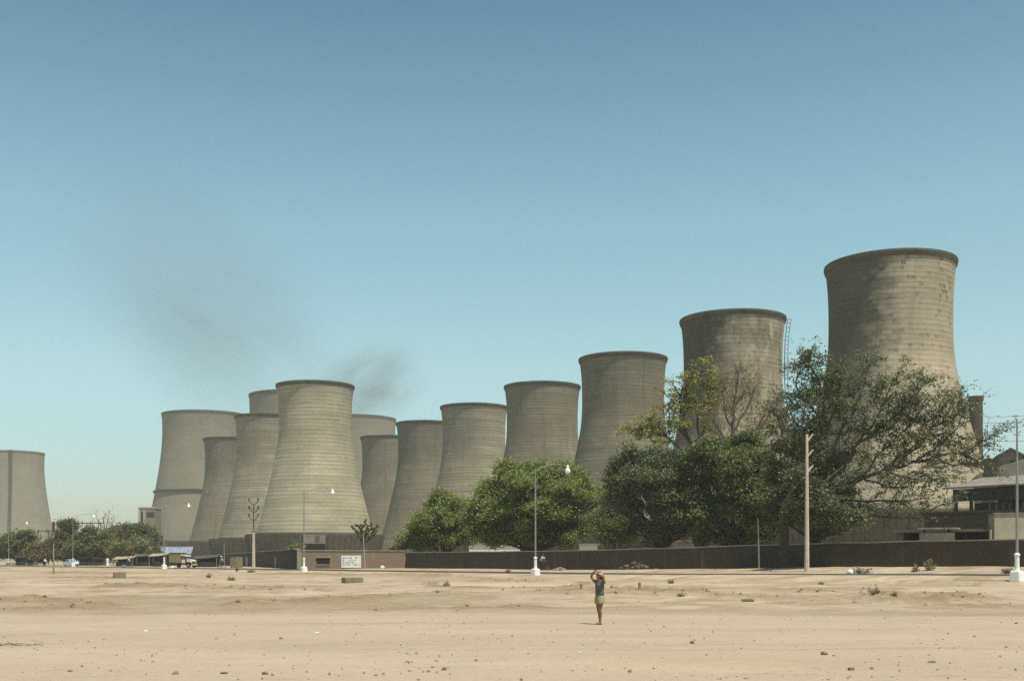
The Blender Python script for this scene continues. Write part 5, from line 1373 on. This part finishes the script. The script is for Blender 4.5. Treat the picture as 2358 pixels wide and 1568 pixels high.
# ------------------------------------------------------------------ stalls and kiosks along the far side of the road
def stall(px0, px1, Y, top, label, roofmat, tilt=.3, goods=True):
    x0, x1 = wx(px0, Y), wx(px1, Y); w = x1 - x0; g = gz(x0, Y); zt = wz(top, Y) - g
    r = tag(empty('market_stall', (x0, Y, g)), label, 'stall', 'roadside stalls')
    m = MB(); n = 8
    for k in range(n):
        a, b_ = k / n, (k + 1) / n
        za, zb = zt + tilt * a - .12 * math.sin(math.pi * a), zt + tilt * b_ - .12 * math.sin(math.pi * b_)
        m.add([(-.2 + a * (w + .4), -.5, za - .25), (-.2 + b_ * (w + .4), -.5, zb - .25), (-.2 + b_ * (w + .4), 2.3, zb + .25), (-.2 + a * (w + .4), 2.3, za + .25)], [(0, 1, 2, 3)])
    o = m.build('awning', roofmat, r, fix=False); md = o.modifiers.new('t', 'SOLIDIFY'); md.thickness = .04
    for xx, yy, zz in ((0, -.4, zt - .3), (w, -.4, zt + tilt - .3), (0, 2.2, zt + .2), (w, 2.2, zt + tilt + .2)): MB().tube([(xx, yy, -.1), (xx, yy, zz)], .05, 6).build('pole', M['polewood'], r)
    m = MB(); slab(m, .1, w - .1, 2.0, 2.1, 0, zt); m.build('back_cloth', M['shed_dark'], r)
    m = MB(); slab(m, .3, w - .3, .3, 1.3, 0, .75); m.build('counter', M['roof_dark'], r)
    if goods:
        m = MB()
        for k in range(9): m.ell((random.uniform(.4, w - .4), random.uniform(.4, 1.1), .8), (.16, .16, .12), 8, 5)
        m.build('goods', plain('sacks', (.33, .26, .17), var=.4), r)['kind'] = 'stuff'
stall(262, 306, 212.0, 1284, 'roadside stall with a sagging pale awning left of the pink-shirted rider', M['coping'])
stall(308, 345, 214.0, 1277, 'dark roadside stall right of the pink-shirted rider under the shed', M['roof_dark'], .1)
stall(345, 384, 205.0, 1277, 'roadside stall with a tilted light awning next to the lorry', M['coping'], .35)
stall(446, 500, 192.0, 1282, 'low stall of poles and thatch right of the lorry', M['roof_dark'], .3)
def kiosk(px0, px1, Y, top, label, mat):
    x0, x1 = wx(px0, Y), wx(px1, Y); w = x1 - x0; g = gz(x0, Y); zt = wz(top, Y) - g
    r = tag(empty('kiosk', (x0, Y, g), R(-8)), label, 'kiosk', 'roadside kiosks')
    m = MB(); slab(m, 0, w, 0, 1.6, .15, zt); m.build('cabin', mat, r)
    m = MB(); slab(m, -.15, w + .15, -.3, 1.75, zt + .003, zt + .1); m.build('roof', M['roof_dark'], r)
    m = MB(); slab(m, w * .15, w * .85, -.03, .02, zt * .45, zt * .85); m.build('hatch', M['dark'], r)
    m = MB(); slab(m, w * .1, w * .9, -.35, -.04, zt * .40, zt * .44); m.build('shelf', M['polewood'], r)
kiosk(36, 51, 229.0, 1284, 'dark square kiosk on the roadside at the far left', M['shed_dark'])
kiosk(62, 78, 231.0, 1288, 'low dark green-grey kiosk right of the square one at far left', M['wall_grey'])
kiosk(182, 216, 222.0, 1284, 'long dark kiosk under the scrubby trees right of the white car', M['shed_dark'])
kiosk(216, 240, 220.0, 1286, 'dark kiosk left of the person in a long white robe', M['roof_dark'])
def lowwall(px0, px1, Y, top, label, mat):
    x0, x1 = wx(px0, Y), wx(px1, Y); g = gz(x0, Y)
    o = tag(wall_mesh([(x0, Y), ((x0 + x1) / 2, Y - .2), (x1, Y - .1)], [wz(top, Y) - .05, wz(top, Y) + .03, wz(top, Y)], .3, 'low_wall', mat), label, 'wall')
lowwall(531, 559, 172.0, 1282, 'grey cement low wall by the road between the turbaned rider and the slim pole', M['block'])
lowwall(14, 36, 232.0, 1295, 'broken low plastered wall at the left edge beside the square kiosk', M['coping'])

# ------------------------------------------------------------------ blocks, stones and litter
def block(px0, px1, row, depth_m, h, rz, label):
    c = (px0 + px1) / 2; Y = ground_depth(c, row); w = (px1 - px0) / F * Y; x = wx(c, Y); g = gz(x, Y)
    o = MB().box((0, 0, h / 2 - .08), (w * .9, depth_m, h + .16), 0, .98, .04).build('cement_block', M['block'])
    o.location = (x, Y + depth_m * .4, g); o.rotation_euler = (0, 0, rz)
    tag(o, label, 'block')
block(785, 834, 1342, .9, .40, R(28), 'larger cement block lying on the bank below the painted notice')
block(257, 287, 1331, .8, .50, R(24), 'smaller cement block on the bank left of the lamp by the lorry')
def stone_post(px, row, h, label):
    Y = ground_depth(px, row); x = wx(px, Y); o = MB().box((0, 0, h / 2 - .05), (.16, .12, h + .1), .3, .8, .02).build('stone_post', M['stone']); o.location = (x, Y, gz(x, Y)); o.rotation_euler = (R(3), R(-4), 0); tag(o, label, 'post', 'small stone posts')
stone_post(1339, 1358, .34, 'small leaning stone post on the sand left of the person')
stone_post(1473.5, 1356, .33, 'small stone post on the sand right of the person')
def boulder(name, px, row, s, mat, label, cat='stone', Y=None, flat=.7, seed=0):
    Y = Y or ground_depth(px, row); x = wx(px, Y); rs = random.Random(seed + int(px))
    m = MB().ell((0, 0, 0), (1, 1, 1), 10, 7)
    f = [rs.uniform(.72, 1.25) for _ in range(12)]
    vs = []
    for v in m.v:
        k = 1
        for i in range(4): k += .16 * (f[i] - 1) * 4 * math.sin(v[0] * (2 + i) + f[i + 4] * 9) * math.cos(v[1] * (1 + i) + v[2] * 2 + f[i + 8] * 7)
        vs.append((v[0] * k * s, v[1] * k * s * .8, v[2] * k * s * flat))
    m.v = vs; o = m.build(name, mat); o.location = (x, Y, gz(x, Y) + s * flat * .45); o.rotation_euler = (rs.uniform(-.2, .2), rs.uniform(-.2, .2), rs.uniform(0, 6))
    return tag(o, label, cat)
boulder('stone', 1958, 1320, .26, M['white'], 'white painted stone on the verge right of the concrete pole', Y=79.5, flat=.9)
boulder('stone', 1594, 1481, .065, M['redbrick'], 'reddish brown stone on the sand right of the person', flat=.7)
boulder('stone', 1897, 1507, .075, M['redbrick'], 'rusty brown broken stone on the open sand at right')
boulder('stone', 404, 1552, .06, M['stone'], 'brown stone on the near sand below the lorry')
boulder('stone', 1023, 1542, .055, M['redbrick'], 'brown stone on the near sand left of centre')
boulder('stone', 1451, 1547, .05, M['stone'], 'brown stone near the bottom edge right of centre')
boulder('stone', 647, 1471, .055, M['stone'], 'small brown stone on the sand below the lamp at the brick corner')
boulder('stone', 162, 1547, .045, M['stone'], 'small stone near the bottom left corner')
boulder('stone', 2340, 1436, .06, M['stone'], 'small stone on the sand at the right edge below the lamp')
boulder('stone', 611, 1567, .055, M['redbrick'], 'reddish stone at the bottom edge left of centre')
boulder('stone', 1413, 1434, .035, M['stone'], 'dark little stone on the sand just right of the bare feet')
boulder('waste_paper', 730, 1459, .075, M['paper'], 'crumpled white paper scrap on the sand at left of centre', 'litter', flat=.45)
boulder('waste_paper', 1912, 1421, .07, M['paper'], 'white paper scrap lying on the sand at right', 'litter', flat=.3)
boulder('waste_paper', 335, 1453, .07, M['paper'], 'pale paper scrap on the sand at left', 'litter', flat=.3)
boulder('waste_paper', 1031, 1538, .05, M['cloth_teal'], 'bluish scrap beside the brown stone on the near sand', 'litter', flat=.35)
boulder('waste_rag', 2144, 1526, .085, M['wall_grey'], 'grey rag lying on the open sand at far right', 'litter', flat=.3)
boulder('waste_rag', 516, 1551, .09, M['bark_pale'], 'flat dull rag on the near sand at left', 'litter', flat=.25)
boulder('bundle', 881, 1305, .28, M['cloth_white'], 'white bundle at the foot of the brown brick wall', 'bundle', Y=143, flat=1.0)
boulder('bundle', 398, 1304, .42, M['cloth_white'], 'white bundle on the road in front of the lorry', 'bundle', Y=166, flat=.55)
boulder('bundle', 285, 1306, .35, M['cloth_teal'], 'turquoise bundle on the ground beside the pink-shirted rider', 'bundle', Y=197, flat=.7)
Yb = ground_depth(1960, 1543); xb = wx(1960, Yb)
ob = MB().box((0, 0, .025), (.11, .07, .06), .35, 1, .008).build('brick', M['redbrick']); ob.location = (xb, Yb, gz(xb, Yb)); tag(ob, 'single brown brick on the near sand at right', 'brick')
def heap(px, Y, w, h, label, mat, name='rubble_heap'):
    x = wx(px, Y); m = MB(); rs = random.Random(int(px))
    for k in range(46):
        u = rs.gauss(0, .4); s = rs.uniform(.08, .24)
        m.ell((u * w * .5, rs.gauss(0, .3) * w * .25, max(.05, h * (1 - min(1, abs(u))) * rs.uniform(.2, .95))), (s, s * .8, s * .6), 7, 5)
    o = fused(m, name, mat, None, .06, 0); o.location = (x, Y, gz(x, Y)); o.data.polygons.foreach_set('use_smooth', [False] * len(o.data.polygons)); tag(o, label, 'rubble')
heap(1465, 112.8, 4.2, .8, 'heap of earth and rubble against the shaded wall behind the person', plain('shaded_dirt_rubble', (.12, .095, .068), var=.6, scale=2.5))  # dirt brown, with the missing tree shade put into the colour
heap(1290, 119.5, 1.5, .35, 'little heap of stones at the wall behind the cyclist', M['stone'])
# dry brushwood lying at the left edge
def brush(px, row, L, label):
    Y = ground_depth(px, row); x = wx(px, Y); m = MB(); rs = random.Random(int(px))
    for k in range(26):
        a = (rs.uniform(-L, L), rs.gauss(0, .12), rs.uniform(.01, .07)); b_ = (a[0] + rs.uniform(-.35, .35), a[1] + rs.uniform(-.12, .12), rs.uniform(.01, .12))
        m.tube([a, b_], rs.uniform(.004, .009), 4)
    o = m.build('brushwood', M['bark_pale']); o.location = (x, Y, gz(x, Y)); tag(o, label, 'brushwood')
brush(25, 1487, .75, 'flat strip of dry brushwood on the sand at the left edge')
# gravel and pebbles
def pebbles():
    V, Fc = [], []
    n = 3600
    u = rng.random(n); Yp = 1 / (1 / 19.0 - u * (1 / 19.0 - 1 / 62.0)); Xp = rng.uniform(-.50, .50, n) * Yp
    dens = vnoise(Xp * .35, Yp * .35, 77) + vnoise(Xp * .9, Yp * .7, 78) * .6
    keep = dens > rng.uniform(-.5, .35, n); Xp, Yp = Xp[keep], Yp[keep]; Zp = hz(Xp, Yp)
    base = np.array([(1, 0, 0), (-.5, .8, 0), (-.6, -.8, 0), (.1, .1, .75), (-.2, 0, -.5)])
    for x, y, z in zip(Xp, Yp, Zp):
        s = .008 + .040 * random.random() ** 5 * (1 if y < 45 else 1.3); a = random.random() * 6.28; ca, sa = math.cos(a), math.sin(a); k = len(V)
        for b_ in base:
            j = random.uniform(.7, 1.3); V.append((x + (b_[0] * ca - b_[1] * sa) * s * j, y + (b_[0] * sa + b_[1] * ca) * s * j, z + (b_[2] + .25) * s * j))
        Fc += [(k, k + 1, k + 3), (k + 1, k + 2, k + 3), (k + 2, k, k + 3), (k, k + 2, k + 4), (k + 2, k + 1, k + 4), (k + 1, k, k + 4)]
    me = bpy.data.meshes.new('pebbles'); me.from_pydata(V, [], Fc); me.update()
    t = NT('pebble'); g = t.new('ShaderNodeNewGeometry')
    c = t.mix(t.ramp(g.outputs['Random Per Island'], 0, 1), (.25, .185, .12), (.40, .315, .22)); t.color(t.mix(t.ramp(g.outputs['Random Per Island'], .93, .95), c, (.55, .5, .43)))
    me.materials.append(t.m)
    tag(link(bpy.data.objects.new('pebbles', me)), 'pebbles and grit scattered over the sand', 'pebbles', kind='stuff')
pebbles()
def clods():
    V, Fc = [], []
    Xc = rng.uniform(-30, 34, 60000); Yc = rng.uniform(44, 84, 60000)
    b, p, g = soil(Xc, Yc)
    keep = rng.random(60000) < .09 * np.clip(b * 1.6, 0, 1) ** 1.5
    Xc, Yc = Xc[keep], Yc[keep]; Zc = hz(Xc, Yc)
    base = np.array([(1, 0, 0), (-.5, .8, 0), (-.6, -.8, 0), (.1, .1, .8), (-.2, 0, -.5)])
    for x, y, z in zip(Xc, Yc, Zc):
        s = .03 + .13 * random.random() ** 3; a = random.random() * 6.28; ca, sa = math.cos(a), math.sin(a); k = len(V)
        for b_ in base:
            j = random.uniform(.7, 1.3); V.append((x + (b_[0] * ca - b_[1] * sa) * s * j, y + (b_[0] * sa + b_[1] * ca) * s * j, z + (b_[2] + .1) * s * j))
        Fc += [(k, k + 1, k + 3), (k + 1, k + 2, k + 3), (k + 2, k, k + 3), (k, k + 2, k + 4), (k + 2, k + 1, k + 4), (k + 1, k, k + 4)]
    me = bpy.data.meshes.new('clods'); me.from_pydata(V, [], Fc); me.update()
    t = NT('clod'); gg = t.new('ShaderNodeNewGeometry'); t.color(t.mix(t.ramp(gg.outputs['Random Per Island'], 0, 1), (.22, .155, .085), (.40, .31, .205)))
    me.materials.append(t.m)
    tag(link(bpy.data.objects.new('clods', me)), 'brown clods of dug earth along the low ridges on the sand', 'clods', kind='stuff')
clods()

# ------------------------------------------------------------------ smoke drifting from behind the far towers
def smoke(px, row, Y, hw, hh, dens, label, scale, seed, slant=0.0, lo=.4, hi=.68, hd=None):
    m = bpy.data.materials.new('sooty_smoke'); m.use_nodes = True; nt = m.node_tree; nt.nodes.clear(); N, L = nt.nodes.new, nt.links.new
    out = N('ShaderNodeOutputMaterial'); v = N('ShaderNodeVolumePrincipled'); v.inputs['Color'].default_value = (.30, .29, .28, 1); v.inputs['Anisotropy'].default_value = .2
    tc = N('ShaderNodeTexCoord'); ln = N('ShaderNodeVectorMath'); ln.operation = 'LENGTH'; L(tc.outputs['Object'], ln.inputs[0])
    fall = N('ShaderNodeMapRange'); fall.interpolation_type = 'SMOOTHSTEP'; fall.inputs[1].default_value = 1.0; fall.inputs[2].default_value = .1; fall.inputs[3].default_value = 0; fall.inputs[4].default_value = 1; L(ln.outputs['Value'], fall.inputs[0])
    mp = N('ShaderNodeMapping'); mp.inputs['Location'].default_value = (seed, seed * .7, 0); mp.inputs['Rotation'].default_value = (0, R(-35), 0); mp.inputs['Scale'].default_value = (scale * .7, scale * .7, scale * 1.1); L(tc.outputs['Object'], mp.inputs[0])
    nz = N('ShaderNodeTexNoise'); nz.inputs['Scale'].default_value = 1; nz.inputs['Detail'].default_value = 4; nz.inputs['Roughness'].default_value = .55; nz.inputs['Distortion'].default_value = .5; L(mp.outputs[0], nz.inputs['Vector'])
    rp = N('ShaderNodeMapRange'); rp.interpolation_type = 'SMOOTHSTEP'; rp.inputs[1].default_value = lo; rp.inputs[2].default_value = hi; L(nz.outputs['Fac'], rp.inputs[0])
    mu = N('ShaderNodeMath'); mu.operation = 'MULTIPLY'; L(fall.outputs[0], mu.inputs[0]); L(rp.outputs[0], mu.inputs[1])
    m2 = N('ShaderNodeMath'); m2.operation = 'MULTIPLY'; L(mu.outputs[0], m2.inputs[0]); m2.inputs[1].default_value = dens; L(m2.outputs[0], v.inputs['Density']); L(v.outputs[0], out.inputs['Volume'])
    o = MB().ell((0, 0, 0), (1, 1, 1), 24, 14).build('smoke', m)
    o.location = (wx(px, Y), Y, wz(row, Y)); o.scale = (hw / F * Y, (hd or hw * .6) / F * Y, hh / F * Y); o.rotation_euler = (0, slant, 0)
    tag(o, label, 'smoke', kind='stuff')
smoke(838, 893, 870, 185, 130, .032, 'dark smoke rising behind the pale blockwork tower', 2.9, 3.0, R(-25), .22, .80)
smoke(530, 812, 890, 380, 235, .0062, 'grey smoke drifting left above the ringed and far towers', 2.0, 5.0, R(32), .15, .85)
smoke(440, 660, 900, 450, 300, .0042, 'thin high veil of smoke spreading to the upper left', 1.5, 14.0, R(34), .15, .85)
# ------------------------------------------------------------------ air
def haze():
    m = bpy.data.materials.new('hazy_air'); m.use_nodes = True; nt = m.node_tree; nt.nodes.clear()
    out = nt.nodes.new('ShaderNodeOutputMaterial'); v = nt.nodes.new('ShaderNodeVolumePrincipled')
    v.inputs['Color'].default_value = (0.86, 0.93, 0.95, 1); v.inputs['Density'].default_value = 0.00022; v.inputs['Anisotropy'].default_value = 0.15
    nt.links.new(v.outputs[0], out.inputs['Volume'])
    o = MB().box((0, 570, 79), (1840, 1300, 162)).build('haze', m)
    tag(o, 'thin dusty haze over the power station', 'haze', kind='stuff')
haze()
